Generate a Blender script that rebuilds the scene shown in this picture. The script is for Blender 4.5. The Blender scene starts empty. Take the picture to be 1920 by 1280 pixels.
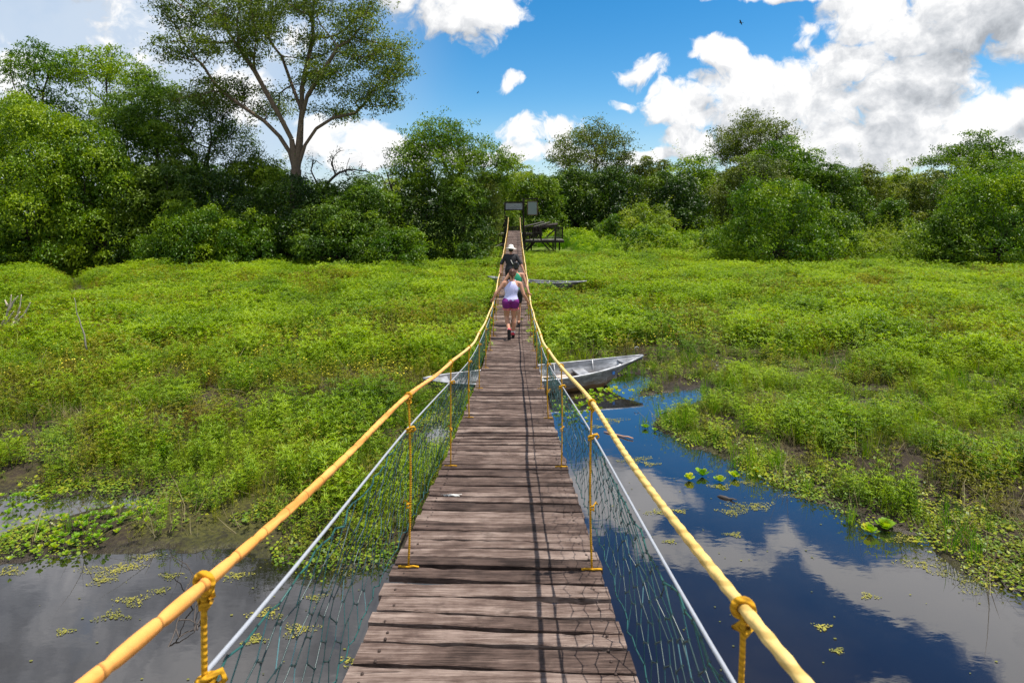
import bpy, math, random
import numpy as np
from math import radians, sin, cos, pi
random.seed(7)
RNG = np.random.default_rng(11)
C = bpy.context.scene.collection
sc = bpy.context.scene

# ------------------------------------------------------------------ camera, sky, sun, exposure
CAMZ = 3.45                                   # camera height over the pond; water surface is z = 0
cam_d = bpy.data.cameras.new('camera'); cam = bpy.data.objects.new('camera', cam_d); C.objects.link(cam)
cam.location = (0, 0, CAMZ); cam.rotation_euler = (radians(90), 0, 0)
cam_d.sensor_width = 36; cam_d.lens = 36*1100/1920
cam_d.shift_x = -6/1920; cam_d.shift_y = -240/1920
cam_d.clip_start = 0.05; cam_d.clip_end = 3000
cam_d.dof.use_dof = True; cam_d.dof.focus_distance = 9.0; cam_d.dof.aperture_fstop = 8.0
sc.camera = cam
SUN = np.array([0.33, 0.03, 1.0]); SUN /= np.linalg.norm(SUN)
sun_d = bpy.data.lights.new('sun', 'SUN'); sun = bpy.data.objects.new('sun', sun_d); C.objects.link(sun)
sun_d.energy = 5.0; sun_d.angle = radians(0.5); sun_d.color = (1.0, 0.955, 0.88)
from mathutils import Vector, Matrix, Euler
sun.rotation_euler = Vector(SUN).to_track_quat('Z', 'Y').to_euler(); sun.location = (20, 0, 40)
sc.view_settings.view_transform = 'Standard'; sc.view_settings.look = 'None'
sc.view_settings.exposure = 0.36; sc.view_settings.gamma = 1; sc.view_settings.use_curve_mapping = False
sc.render.engine = 'CYCLES'
cy = sc.cycles
cy.use_denoising = True; cy.max_bounces = 8; cy.diffuse_bounces = 3; cy.glossy_bounces = 3
cy.transmission_bounces = 4; cy.transparent_max_bounces = 4; cy.sample_clamp_indirect = 6
cy.use_adaptive_sampling = True; cy.adaptive_threshold = 0.02

class NT:
    """tiny helper to write node maths"""
    def __init__(s, tree): s.t = tree; s.n = tree.nodes; s.l = tree.links
    def new(s, ty, **kw):
        nd = s.n.new(ty)
        for k, v in kw.items(): setattr(nd, k, v)
        return nd
    def put(s, sock, v):
        if isinstance(v, bpy.types.NodeSocket): s.l.new(v, sock)
        elif v is not None: sock.default_value = v
    def m(s, op, a, b=None, c=None, clamp=False):
        nd = s.new('ShaderNodeMath', operation=op); nd.use_clamp = clamp
        s.put(nd.inputs[0], a); s.put(nd.inputs[1], b)
        if c is not None: s.put(nd.inputs[2], c)
        return nd.outputs[0]
    def v(s, op, a, b=None):
        nd = s.new('ShaderNodeVectorMath', operation=op); s.put(nd.inputs[0], a); s.put(nd.inputs[1], b)
        return nd.outputs[0]
    def noise(s, vec, scale, detail=4, rough=.5, dist=0, out=0):
        nd = s.new('ShaderNodeTexNoise'); s.put(nd.inputs['Vector'], vec)
        s.put(nd.inputs['Scale'], scale); nd.inputs['Detail'].default_value = detail
        nd.inputs['Roughness'].default_value = rough; nd.inputs['Distortion'].default_value = dist
        return nd.outputs[out]
    def sm(s, x, a, b, lo=0., hi=1.):
        nd = s.new('ShaderNodeMapRange', interpolation_type='SMOOTHSTEP'); s.put(nd.inputs[0], x)
        nd.inputs[1].default_value = a; nd.inputs[2].default_value = b
        nd.inputs[3].default_value = lo; nd.inputs[4].default_value = hi
        return nd.outputs[0]
    def mix(s, f, a, b):
        nd = s.new('ShaderNodeMix', data_type='RGBA'); s.put(nd.inputs[0], f)
        s.put(nd.inputs[6], a if isinstance(a, bpy.types.NodeSocket) else (*a[:3], 1))
        s.put(nd.inputs[7], b if isinstance(b, bpy.types.NodeSocket) else (*b[:3], 1))
        return nd.outputs[2]
    def xyz(s, vec):
        nd = s.new('ShaderNodeSeparateXYZ'); s.put(nd.inputs[0], vec); return nd.outputs
    def ramp(s, f, stops):
        nd = s.new('ShaderNodeValToRGB'); s.put(nd.inputs[0], f); r = nd.color_ramp
        while len(r.elements) < len(stops): r.elements.new(0.5)
        for e, (p, c) in zip(r.elements, stops): e.position = p; e.color = (*c, 1)
        return nd.outputs[0]

world = bpy.data.worlds.new('World'); sc.world = world; world.use_nodes = True
world.cycles.sampling_method = 'MANUAL'; world.cycles.sample_map_resolution = 512
def build_world():
    t = world.node_tree; t.nodes.clear(); N = NT(t)
    sky = N.new('ShaderNodeTexSky', sky_type='NISHITA'); sky.sun_disc = False
    sky.sun_elevation = math.asin(SUN[2]); sky.sun_rotation = math.atan2(SUN[0], SUN[1])
    sky.air_density = 1.0; sky.dust_density = 0.3; sky.ozone_density = 2.0
    hs = N.new('ShaderNodeHueSaturation'); hs.inputs['Hue'].default_value = 0.495
    hs.inputs['Saturation'].default_value = 1.46; hs.inputs['Value'].default_value = 1.36
    N.l.new(sky.outputs[0], hs.inputs['Color'])
    # cloud cover: soft ellipses in azimuth/elevation, broken up by layered noise
    def ae(px, py):
        return math.atan((px-966)/1100), math.atan((400-py)/math.hypot(1100, px-966))
    blobs = [  # centre x, centre y, half width, half height, weight (in degrees-like units of the photograph's own sky)
        (850, 5, 150, 72, 1), (760, -40, 110, 80, 1), (968, 153, 30, 17, .42), (1212, 142, 66, 21, .40), (1170, 199, 26, 11, .34), (1510, 60, 26, 18, .15),
        (640, 262, 90, 48, .9), (715, 292, 95, 40, .9), (1010, 250, 110, 38, .8), (965, 290, 190, 30, .8), (1240, 290, 130, 16, .6),
        (1345, 122, 62, 34, .8), (1310, 200, 115, 55, .9), (1440, 190, 165, 90, 1.1), (1560, 245, 230, 100, 1.1), (1700, 175, 150, 92, 1.2), (1590, 110, 90, 70, .8),
        (1860, 262, 160, 88, 1.1), (1640, 285, 360, 50, 1.1), (1300, 262, 70, 36, .8), (1950, 220, 110, 70, .9),
        (1790, 10, 250, 92, 1.1), (1660, 10, 150, 60, 1.0), (1490, -16, 180, 22, .8), (2050, 40, 200, 130, 1), (1850, -90, 250, 90, 1),
        (255, 70, 100, 70, .32), (430, 175, 90, 55, .6), (520, 90, 60, 40, .3), (-200, 150, 260, 160, .5),
        (1180, -110, 150, 60, .9), (1040, -190, 110, 42, .7), (1330, -225, 150, 40, .7),
        (1800, -330, 260, 100, .9), (1620, -290, 130, 60, .8), (2050, -500, 300, 130, .9), (1700, -560, 200, 90, .8), (1480, -215, 60, 40, .5),
        (330, -380, 560, 260, 1.), (700, -450, 300, 200, .9), (-100, -200, 450, 200, .9), (900, -700, 450, 150, .8)]
    g = bpy.data.node_groups.new('cloud_cover', 'ShaderNodeTree')
    g.interface.new_socket('Vector', in_out='INPUT', socket_type='NodeSocketVector')
    g.interface.new_socket('Cover', in_out='OUTPUT', socket_type='NodeSocketFloat')
    G = NT(g); gi = G.new('NodeGroupInput'); go = G.new('NodeGroupOutput')
    d = gi.outputs[0]
    warp = G.v('SUBTRACT', G.noise(d, 5.0, 3, .5, out=1), (.5, .5, .5))
    warp2 = G.v('SUBTRACT', G.noise(d, 24., 2, .5, out=1), (.5, .5, .5))
    d2 = G.v('ADD', d, G.v('ADD', G.v('MULTIPLY', warp, (.13, .13, .10)), G.v('MULTIPLY', warp2, (.045, .045, .035))))
    x, y, z = G.xyz(d2)
    az = G.m('ARCTAN2', x, y)
    el = G.m('ARCTAN2', z, G.m('SQRT', G.m('ADD', G.m('MULTIPLY', x, x), G.m('MULTIPLY', y, y))))
    acc = None
    for (px, py, rx, ry, w) in blobs:
        a0, e0 = ae(px, py); a1 = ae(px+rx, py)[0]-a0; e1 = abs(ae(px, py-ry)[1]-e0)
        ta = G.m('MULTIPLY', G.m('SUBTRACT', az, a0), 1/a1); te = G.m('MULTIPLY', G.m('SUBTRACT', el, e0), 1/e1)
        q = G.m('ADD', G.m('MULTIPLY', ta, ta), G.m('MULTIPLY', te, te))
        k = G.m('MULTIPLY_ADD', q, -w, w)
        acc = k if acc is None else G.m('MAXIMUM', acc, k)
    # generic cloud field all round for the parts of the sky behind the camera
    back = G.m('MULTIPLY_ADD', G.noise(d, 1.6, 3, .5), 4.0, -2.0)
    back = G.m('ADD', back, G.sm(y, -.1, .25, 0, -3.))
    acc = G.m('MAXIMUM', G.m('MAXIMUM', acc, back), -1.4)
    fine = G.noise(d2, 7.5, 8, .66, .1)
    bl = G.noise(d2, 17., 4, .55)
    puff = G.m('ABSOLUTE', G.m('MULTIPLY_ADD', bl, 2., -1.))
    c = G.m('MULTIPLY_ADD', G.m('SUBTRACT', fine, .5), 5.2, G.m('MULTIPLY_ADD', G.m('MINIMUM', acc, .75), 1.7, -.25))
    c = G.m('MULTIPLY_ADD', puff, 1.5, c)
    G.l.new(c, go.inputs[0])
    tc = N.new('ShaderNodeTexCoord').outputs['Generated']
    def cover(off):
        nd = N.new('ShaderNodeGroup'); nd.node_tree = g
        N.put(nd.inputs[0], N.v('ADD', tc, off) if off else tc); return nd.outputs[0]
    c0 = cover(None); c1 = cover((.012, 0, .03)); c2 = cover((.03, 0, .085))
    alpha = N.sm(c0, -.12, .72)
    ex, ey, ez = N.xyz(tc)
    high = N.sm(ez, .30, .52)
    # light on the clouds: thin where the sun side is clear, grey where more cloud stands above
    thick = N.m('ADD', N.m('MULTIPLY', N.m('MAXIMUM', c1, 0), .16), N.m('MULTIPLY', N.m('MAXIMUM', c2, 0), .54))
    thick = N.m('MULTIPLY', thick, N.m('MULTIPLY_ADD', N.m('MULTIPLY', high, N.sm(N.m('ARCTAN2', ex, ey), -.12, .12, -.45, 1.)), -.72, 1.))
    relief = N.m('MULTIPLY', N.m('SUBTRACT', c0, c1), .38)
    lit = N.m('SUBTRACT', 1.08, N.m('MULTIPLY', thick, .62)); lit = N.m('ADD', lit, relief, clamp=True)
    ccol = N.ramp(lit, [(0, (3.9, 4.15, 4.5)), (.35, (5.5, 5.75, 6.1)), (.66, (7.2, 7.35, 7.6)), (1, (9.5, 9.5, 9.5))])
    # thin veil over the left of the sky
    a_ = N.m('ARCTAN2', ex, ey)
    veil = N.m('MULTIPLY', N.sm(a_, -.05, -.5), N.sm(N.noise(tc, 2.6, 6, .55), .18, .5))
    veil = N.m('MULTIPLY', veil, .92)
    low = N.m('MULTIPLY', N.sm(ez, .2, .0), .45)
    deep = N.new('ShaderNodeMix', data_type='RGBA', blend_type='MULTIPLY'); N.put(deep.inputs[0], N.sm(ez, .33, .62)); N.put(deep.inputs[6], hs.outputs[0]); deep.inputs[7].default_value = (.95, .50, .56, 1)
    base = N.mix(N.m('MAXIMUM', veil, low), deep.outputs[2], (5.9, 6.8, 8.0))
    col = N.mix(alpha, base, ccol)
    bg = N.new('ShaderNodeBackground'); bg.inputs['Strength'].default_value = 0.086
    N.l.new(col, bg.inputs[0]); out = N.new('ShaderNodeOutputWorld'); N.l.new(bg.outputs[0], out.inputs[0])
build_world()

# ------------------------------------------------------------------ helpers
def wx(px, Y): return (px-966)/1100*Y
def wz(py, Y): return CAMZ-(py-400)/1100*Y

class MB:
    """collects vertices / faces for one mesh"""
    def __init__(s): s.v = []; s.f = []; s.tint = []
    def add(s, vs, fs, tint=0.5):
        o = len(s.v); s.v += [tuple(map(float, p)) for p in vs]; s.f += [tuple(i+o for i in f) for f in fs]
        s.tint += [tint]*len(vs); return s
    def box(s, c, size, rz=0, rx=0, ry=0, tint=.5, bev=0):
        hx, hy, hz = [q/2 for q in size]; R = Euler((rx, ry, rz)).to_matrix()
        if bev:
            b = bev; vs = []; fs = []
            prof = [(-hx+b, -hy), (hx-b, -hy), (hx, -hy+b), (hx, hy-b), (hx-b, hy), (-hx+b, hy), (-hx, hy-b), (-hx, -hy+b)]
            for z, k in ((-hz, b), (-hz+b, 0), (hz-b, 0), (hz, b)):
                for (x, y) in prof:
                    vs.append((x-math.copysign(k, x), y-math.copysign(k, y), z))
            for r in range(3):
                for i in range(8): fs.append((r*8+i, r*8+(i+1) % 8, r*8+8+(i+1) % 8, r*8+8+i))
            fs.append(tuple(range(7, -1, -1))); fs.append(tuple(range(24, 32)))
        else:
            vs = [(x, y, z) for z in (-hz, hz) for y in (-hy, hy) for x in (-hx, hx)]
            fs = [(0, 2, 3, 1), (4, 5, 7, 6), (0, 1, 5, 4), (2, 6, 7, 3), (0, 4, 6, 2), (1, 3, 7, 5)]
        return s.add([R @ Vector(p)+Vector(c) for p in vs], fs, tint)
    def beam(s, a, b, w, h=None, tint=.5):
        h = h or w; a = Vector(a); b = Vector(b); d = (b-a); L = d.length; d.normalize()
        up = Vector((0, 0, 1)) if abs(d.z) < .95 else Vector((0, 1, 0))
        sx = d.cross(up).normalized(); sz = sx.cross(d)
        vs = [p+sx*i*w/2+sz*j*h/2 for p in (a, b) for (i, j) in ((-1, -1), (1, -1), (1, 1), (-1, 1))]
        return s.add(vs, [(3, 2, 1, 0), (4, 5, 6, 7), (0, 1, 5, 4), (1, 2, 6, 5), (2, 3, 7, 6), (3, 0, 4, 7)], tint)
    def tube(s, pts, rad, sides=8, tint=.5, cap=True, wob=0):
        pts = [Vector(p) for p in pts]; n = len(pts)
        if not hasattr(rad, '__len__'): rad = [rad]*n
        vs = []; fs = []; nrm = None
        for i, p in enumerate(pts):
            t = (pts[min(i+1, n-1)]-pts[max(i-1, 0)]).normalized()
            if nrm is None: nrm = t.cross(Vector((0, 0, 1)) if abs(t.z) < .9 else Vector((0, 1, 0))).normalized()
            nrm = (nrm-t*nrm.dot(t)).normalized(); bn = t.cross(nrm)
            for k in range(sides):
                a = 2*pi*k/sides; r = rad[i]*(1+(wob*random.uniform(-1, 1) if wob else 0))
                vs.append(p+(nrm*cos(a)+bn*sin(a))*r)
        for i in range(n-1):
            for k in range(sides):
                k2 = (k+1) % sides; fs.append((i*sides+k, i*sides+k2, (i+1)*sides+k2, (i+1)*sides+k))
        if cap: fs.append(tuple(range(sides-1, -1, -1))); fs.append(tuple(range((n-1)*sides, n*sides)))
        return s.add(vs, fs, tint)
    def ell(s, c, r, R=None, nu=14, nv=9, tint=.5):
        vs = []; fs = []
        for j in range(nv+1):
            th = pi*j/nv
            for i in range(nu):
                ph = 2*pi*i/nu; p = Vector((r[0]*sin(th)*cos(ph), r[1]*sin(th)*sin(ph), r[2]*cos(th)))
                if R is not None: p = R @ p
                vs.append(p+Vector(c))
        for j in range(nv):
            for i in range(nu):
                a = j*nu+i; b = j*nu+(i+1) % nu; fs.append((a, a+nu, b+nu, b))
        return s.add(vs, fs, tint)
    def cap(s, a, b, ra, rb, sides=12):
        """tapered capsule"""
        a = Vector(a); b = Vector(b); d = (b-a).normalized(); pts = []; rr = []
        for q in (-1, -.87, -.5): pts.append(a+d*q*ra); rr.append(max(.001, ra*math.sqrt(1-q*q)))
        pts.append(a); rr.append(ra); pts.append(b); rr.append(rb)
        for q in (.5, .87, 1): pts.append(b+d*q*rb); rr.append(max(.001, rb*math.sqrt(max(0, 1-q*q))))
        return s.tube(pts, rr, sides)
    def build(s, name, mat, parent=None, smooth=True, loc=None):
        me = bpy.data.meshes.new(name); me.from_pydata(s.v, [], s.f); me.update()
        at = me.attributes.new('tint', 'FLOAT', 'POINT'); at.data.foreach_set('value', np.array(s.tint, dtype=np.float32))
        if smooth: me.polygons.foreach_set('use_smooth', [True]*len(me.polygons))
        me.materials.append(mat); o = bpy.data.objects.new(name, me); C.objects.link(o)
        if parent: o.parent = parent
        if loc: o.location = loc
        return o

def np_mesh(name, V, F, mat, parent=None, tint=None, smooth=False, link=True):
    """fast mesh from arrays; F is (n,3) or (n,4)"""
    V = np.ascontiguousarray(V, np.float32); F = np.ascontiguousarray(F, np.int32)
    me = bpy.data.meshes.new(name); me.vertices.add(len(V)); me.vertices.foreach_set('co', V.ravel())
    k = F.shape[1]; me.loops.add(F.size); me.loops.foreach_set('vertex_index', F.ravel())
    me.polygons.add(len(F)); me.polygons.foreach_set('loop_start', np.arange(0, F.size, k, dtype=np.int32))
    if smooth: me.polygons.foreach_set('use_smooth', np.ones(len(F), bool))
    me.update(calc_edges=True)
    if tint is not None:
        at = me.attributes.new('tint', 'FLOAT', 'POINT'); at.data.foreach_set('value', np.ascontiguousarray(tint, np.float32))
    me.materials.append(mat); o = bpy.data.objects.new(name, me)
    if link: C.objects.link(o)
    if parent: o.parent = parent
    return o

def empty(name, loc=(0, 0, 0), rz=0):
    o = bpy.data.objects.new(name, None); C.objects.link(o); o.location = loc; o.rotation_euler = (0, 0, rz); return o
def tag(o, label=None, cat=None, group=None, kind=None):
    if label: o['label'] = label
    if cat: o['category'] = cat
    if group: o['group'] = group
    if kind: o['kind'] = kind
    return o
def copy_tree(o, parent=None):
    c = o.copy(); C.objects.link(c)
    if parent: c.parent = parent
    for ch in list(o.children): copy_tree(ch, c)
    return c

def unit(a): return a/np.maximum(np.linalg.norm(a, axis=-1, keepdims=True), 1e-9)
def edges_mesh(A, B, ra, rb, sides=5):
    """frustums for many edges at once"""
    A = np.asarray(A, float); B = np.asarray(B, float); n = len(A)
    d = unit(B-A); up = np.where(np.abs(d[:, 2:3]) < .9, [[0, 0, 1.]], [[0, 1., 0]])
    u = unit(np.cross(d, up)); v = np.cross(d, u)
    a = np.linspace(0, 2*pi, sides, endpoint=False)
    ring = u[:, None]*np.cos(a)[None, :, None]+v[:, None]*np.sin(a)[None, :, None]
    ra = np.broadcast_to(ra, (n,)); rb = np.broadcast_to(rb, (n,))
    V = np.concatenate([A[:, None]+ring*ra[:, None, None], B[:, None]+ring*rb[:, None, None]], 1).reshape(-1, 3)
    i = np.arange(sides); j = (i+1) % sides
    f = np.stack([i, j, j+sides, i+sides], 1)
    F = (f[None]+(np.arange(n)*2*sides)[:, None, None]).reshape(-1, 4)
    return V, F
def leaves(P, D, Nn, L, W, fold=.25):
    """diamond leaves with a folded midrib: base P, direction D, face normal Nn"""
    n = len(P); D = unit(D); S = unit(np.cross(D, Nn)); Nn = np.cross(S, D)
    L = np.broadcast_to(L, (n,))[:, None]; W = np.broadcast_to(W, (n,))[:, None]
    b = P; t = P+D*L-Nn*L*.12; m = P+D*L*.42
    l = m+S*W*.5+Nn*W*fold; r = m-S*W*.5+Nn*W*fold
    V = np.stack([b, r, t, l], 1).reshape(-1, 3)
    o = (np.arange(n)*4)[:, None]
    F = np.concatenate([o+[[0, 1, 2]], o+[[0, 2, 3]]], 1).reshape(-1, 3)
    return V, F

# value noise for terrain and scattering
_tab = RNG.random((256, 256))
def vnoise(x, y, s=1.0, seed=0):
    x = np.asarray(x)*s+seed*17.3; y = np.asarray(y)*s+seed*9.7
    xi = np.floor(x).astype(int); yi = np.floor(y).astype(int); fx = x-xi; fy = y-yi
    fx = fx*fx*(3-2*fx); fy = fy*fy*(3-2*fy)
    g = lambda a, b: _tab[a & 255, b & 255]
    return (g(xi, yi)*(1-fx)+g(xi+1, yi)*fx)*(1-fy)+(g(xi, yi+1)*(1-fx)+g(xi+1, yi+1)*fx)*fy
def fbm(x, y, s=1.0, seed=0, o=4):
    r = 0; a = .5; t = 0
    for k in range(o): r = r+a*vnoise(x, y, s, seed+k*3); t += a; a *= .5; s *= 2.03
    return r/t
def sstep(x, a, b):
    t = np.clip((np.asarray(x)-a)/(b-a), 0, 1); return t*t*(3-2*t)

# ------------------------------------------------------------------ materials
def mat(name):
    m = bpy.data.materials.new(name); m.use_nodes = True; t = m.node_tree; t.nodes.clear(); N = NT(t)
    N.out = N.new('ShaderNodeOutputMaterial'); return m, N
def bsdf(N, col, rough=.6, spec=.5, metal=0, bump=None, bstr=.3, bdist=.01):
    b = N.new('ShaderNodeBsdfPrincipled')
    N.put(b.inputs['Base Color'], col if isinstance(col, bpy.types.NodeSocket) else (*col, 1))
    N.put(b.inputs['Roughness'], rough); b.inputs['Specular IOR Level'].default_value = spec; N.put(b.inputs['Metallic'], metal)
    if bump is not None:
        bp = N.new('ShaderNodeBump'); N.put(bp.inputs['Height'], bump); bp.inputs['Strength'].default_value = bstr
        bp.inputs['Distance'].default_value = bdist; N.l.new(bp.outputs[0], b.inputs['Normal'])
    return b
def simple(name, col, rough=.6, var=.25, scale=12, spec=.5, metal=0, bump=.2):
    m, N = mat(name); tc = N.new('ShaderNodeTexCoord').outputs['Object']
    n = N.noise(tc, scale, 5, .6); lo = tuple(c*(1-var) for c in col); hi = tuple(min(1, c*(1+var)) for c in col)
    b = bsdf(N, N.mix(n, lo, hi), rough, spec, metal, n, bump, .01); N.l.new(b.outputs[0], N.out.inputs[0]); return m
def leafmat(name, c0, c1, c2, trans=.35, rough=.5, big=.35, bigcol=None):
    """tint attribute picks the leaf's own colour; a slow drift over the ground changes the growth's colour"""
    m, N = mat(name)
    at = N.new('ShaderNodeAttribute', attribute_name='tint').outputs['Fac']
    oi = N.new('ShaderNodeObjectInfo').outputs['Random']
    pos = N.new('ShaderNodeNewGeometry').outputs['Position']
    dr = N.noise(pos, big, 4, .6)
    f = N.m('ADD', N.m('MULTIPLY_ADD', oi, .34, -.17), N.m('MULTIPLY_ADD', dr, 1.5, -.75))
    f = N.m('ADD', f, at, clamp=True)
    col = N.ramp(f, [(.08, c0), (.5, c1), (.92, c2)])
    if bigcol is not None:
        col = N.mix(N.sm(N.noise(pos, .9, 3, .5), .56, .72), col, bigcol)
    b = bsdf(N, col, rough, .35)
    tr = N.new('ShaderNodeBsdfTranslucent'); h = N.new('ShaderNodeHueSaturation')
    h.inputs['Saturation'].default_value = 1.1; h.inputs['Value'].default_value = 1.5; N.l.new(col, h.inputs['Color'])
    N.l.new(h.outputs[0], tr.inputs[0])
    mx = N.new('ShaderNodeMixShader'); mx.inputs[0].default_value = trans
    N.l.new(b.outputs[0], mx.inputs[1]); N.l.new(tr.outputs[0], mx.inputs[2]); N.l.new(mx.outputs[0], N.out.inputs[0])
    return m
# ------------------------------------------------------------------ the ground and the water
def gpt(px, py): Y = 1100*CAMZ/(py-400); return (wx(px, Y), Y)
pond = [gpt(*p) for p in [(1010, 752), (1040, 735), (1100, 716), (1185, 700), (1222, 708), (1200, 742), (1316, 728), (1325, 748), (1245, 775), (1222, 800),
        (1330, 852), (1400, 884), (1480, 917), (1560, 955), (1640, 992), (1740, 1012), (1790, 1062), (1920, 1112), (2100, 1190)]]
pond += [(9, 3), (14, 0), (14, -30), (-14, -30), (-14, 3), (-9, 5.0)]
pond += [gpt(*p) for p in [(-300, 1085), (-60, 1072), (60, 1052), (200, 1046), (330, 1038), (440, 1028), (560, 1058), (700, 1070), (780, 1048), (900, 960), (1030, 860), (1010, 790)]]
pool = [gpt(*p) for p in [(-260, 1030), (0, 1012), (50, 985), (130, 962), (265, 948), (285, 928), (150, 926), (-50, 940), (-260, 950)]]
small = [(*gpt(1470, 713), .30, .26), (*gpt(1368, 684), .28, .24), (*gpt(1628, 736), .26, .17), (*gpt(1660, 763), .40, .2), (*gpt(1710, 762), .25, .18), (*gpt(1590, 770), .22, .2),
         (*gpt(1792, 828), .20, .30), (*gpt(1545, 683), .3, .2), (*gpt(1850, 722), .3, .22), (*gpt(820, 812), .16, .42), (*gpt(28, 826), .25, .3), (*gpt(1820, 745), .25, .2)]
chan = [gpt(*p) for p in [(300, 512), (150, 520), (158, 545), (200, 562), (60, 585), (-40, 592), (40, 574), (125, 562), (140, 545), (110, 518), (60, 512), (300, 506)]]
def sdpoly(x, y, poly):
    """signed distance, positive outside the polygon"""
    x = np.asarray(x, float); y = np.asarray(y, float); P = np.array(poly); n = len(P)
    d = np.full(x.shape, 1e9); inside = np.zeros(x.shape, bool)
    for i in range(n):
        a = P[i]; b = P[(i+1) % n]; e = b-a; wx_ = x-a[0]; wy_ = y-a[1]
        t = np.clip((wx_*e[0]+wy_*e[1])/(e@e), 0, 1)
        d = np.minimum(d, np.hypot(wx_-e[0]*t, wy_-e[1]*t))
        c = ((a[1] <= y) & (b[1] > y)) | ((b[1] <= y) & (a[1] > y))
        xi = a[0]+(y-a[1])/(e[1] if abs(e[1]) > 1e-9 else 1e-9)*e[0]
        inside ^= c & (x < xi)
    return np.where(inside, -d, d)
def shore(x, y):
    d = np.minimum(sdpoly(x, y, pond), sdpoly(x, y, pool))
    d = np.minimum(d, sdpoly(x, y, chan)+.15)
    for (cx, cy_, rx, ry) in small:
        d = np.minimum(d, (np.hypot((x-cx)/rx, (y-cy_)/ry)-1)*min(rx, ry))
    return d+(fbm(x, y, 2.6, 5, 3)-.5)*.34
def ground_z(x, y, d=None):
    x = np.asarray(x, float); y = np.asarray(y, float)
    if d is None: d = shore(x, y)
    land = .02+.07*sstep(d, 0, .9)+.06*(fbm(x, y, 1.3, 2, 4)-.35)*sstep(d, .1, .8)
    away = sstep(np.abs(x+.1), 1.2, 3.5)
    land = land+away*sstep(d, .6, 3)*sstep(y, 8, 20)*.22*np.maximum(0, fbm(x, y, .42, 8, 3)-.42)*2
    land = land+.32*sstep(y, 33, 47)+1.1*sstep(y, 46, 100)
    return np.where(d > 0, land, np.maximum(-.6, -.02+d*.45))
def axis(dense0, dense1, step, lo, hi, g):
    a = list(np.arange(dense0, dense1, step)); s = step; v = a[-1]
    while v < hi: s *= g; v += s; a.append(v)
    s = step; v = a[0]; b = []
    while v > lo: s *= g; v -= s; b.append(v)
    return np.array(b[::-1]+a)
xs = axis(-11, 11, .085, -700, 700, 1.07); ys = axis(2.5, 17, .085, -60, 1200, 1.045)
GX, GY = np.meshgrid(xs, ys); GZ = ground_z(GX, GY)
V = np.stack([GX, GY, GZ], -1).reshape(-1, 3); nx = len(xs); ny = len(ys)
i = (np.arange(ny-1)[:, None]*nx+np.arange(nx-1)[None]).ravel(); F = np.stack([i, i+1, i+nx+1, i+nx], 1)
def mud_mat():
    m, N = mat('marsh_mud'); pos = N.new('ShaderNodeNewGeometry').outputs['Position']
    x, y, z = N.xyz(pos)
    n1 = N.noise(pos, 3.0, 6, .65); n2 = N.noise(pos, 22, 5, .7); n3 = N.noise(pos, .5, 4, .6)
    mud = N.ramp(N.m('ADD', N.m('MULTIPLY', n1, .5), N.m('MULTIPLY', n2, .5)), [(.3, (.012, .009, .006)), (.5, (.030, .021, .014)), (.68, (.070, .050, .034))])
    moss = N.ramp(n2, [(.35, (.022, .028, .006)), (.6, (.085, .085, .012))])
    far = N.ramp(n2, [(.3, (.07, .13, .01)), (.7, (.16, .23, .02))])
    f = N.sm(N.m('ADD', n3, N.m('MULTIPLY', n2, .35)), .62, .78)
    col = N.mix(N.m('MULTIPLY', f, .75), mud, moss)
    col = N.mix(N.m('MULTIPLY', N.sm(y, 26, 44), .8), col, far)
    wet = N.sm(z, .045, .02)
    b = bsdf(N, N.mix(N.m('MULTIPLY', wet, .35), col, (.02, .016, .01)), N.sm(z, .01, .06, .35, .9), .25, 0, N.m('ADD', n1, N.m('MULTIPLY', n2, .6)), .8, .03)
    N.l.new(b.outputs[0], N.out.inputs[0]); return m
ground = np_mesh('ground', V, F, mud_mat(), smooth=True); tag(ground, kind='structure')

def water_mat():
    m, N = mat('pond_water'); pos = N.new('ShaderNodeNewGeometry').outputs['Position']
    rip = N.m('ADD', N.noise(pos, 1.1, 3, .5), N.m('MULTIPLY', N.noise(N.v('MULTIPLY', pos, (1, 2.2, 1)), 7, 3, .5), .12))
    body = N.ramp(N.noise(pos, .8, 4, .6), [(.35, (.007, .006, .006)), (.7, (.018, .015, .011))])
    d = N.new('ShaderNodeBsdfDiffuse'); N.l.new(body, d.inputs[0])
    g = N.new('ShaderNodeBsdfGlossy'); g.inputs['Roughness'].default_value = .02; g.inputs[0].default_value = (.92, .92, .96, 1)
    bp = N.new('ShaderNodeBump'); bp.inputs['Strength'].default_value = .06; bp.inputs['Distance'].default_value = .04
    N.put(bp.inputs['Height'], rip); N.l.new(bp.outputs[0], g.inputs['Normal'])
    fr = N.new('ShaderNodeFresnel'); fr.inputs[0].default_value = 1.5
    fac = N.m('MULTIPLY_ADD', fr.outputs[0], 2.15, .03, clamp=True)
    mx = N.new('ShaderNodeMixShader'); N.put(mx.inputs[0], fac)
    N.l.new(d.outputs[0], mx.inputs[1]); N.l.new(g.outputs[0], mx.inputs[2]); N.l.new(mx.outputs[0], N.out.inputs[0]); return m
xw = np.linspace(-45, 45, 61); yw = np.linspace(-40, 40, 61); WX, WY = np.meshgrid(xw, yw)
i = (np.arange(60)[:, None]*61+np.arange(60)[None]).ravel()
water = np_mesh('water', np.stack([WX, WY, WX*0], -1).reshape(-1, 3), np.stack([i, i+1, i+62, i+61], 1), water_mat())
tag(water, kind='structure')
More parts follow.
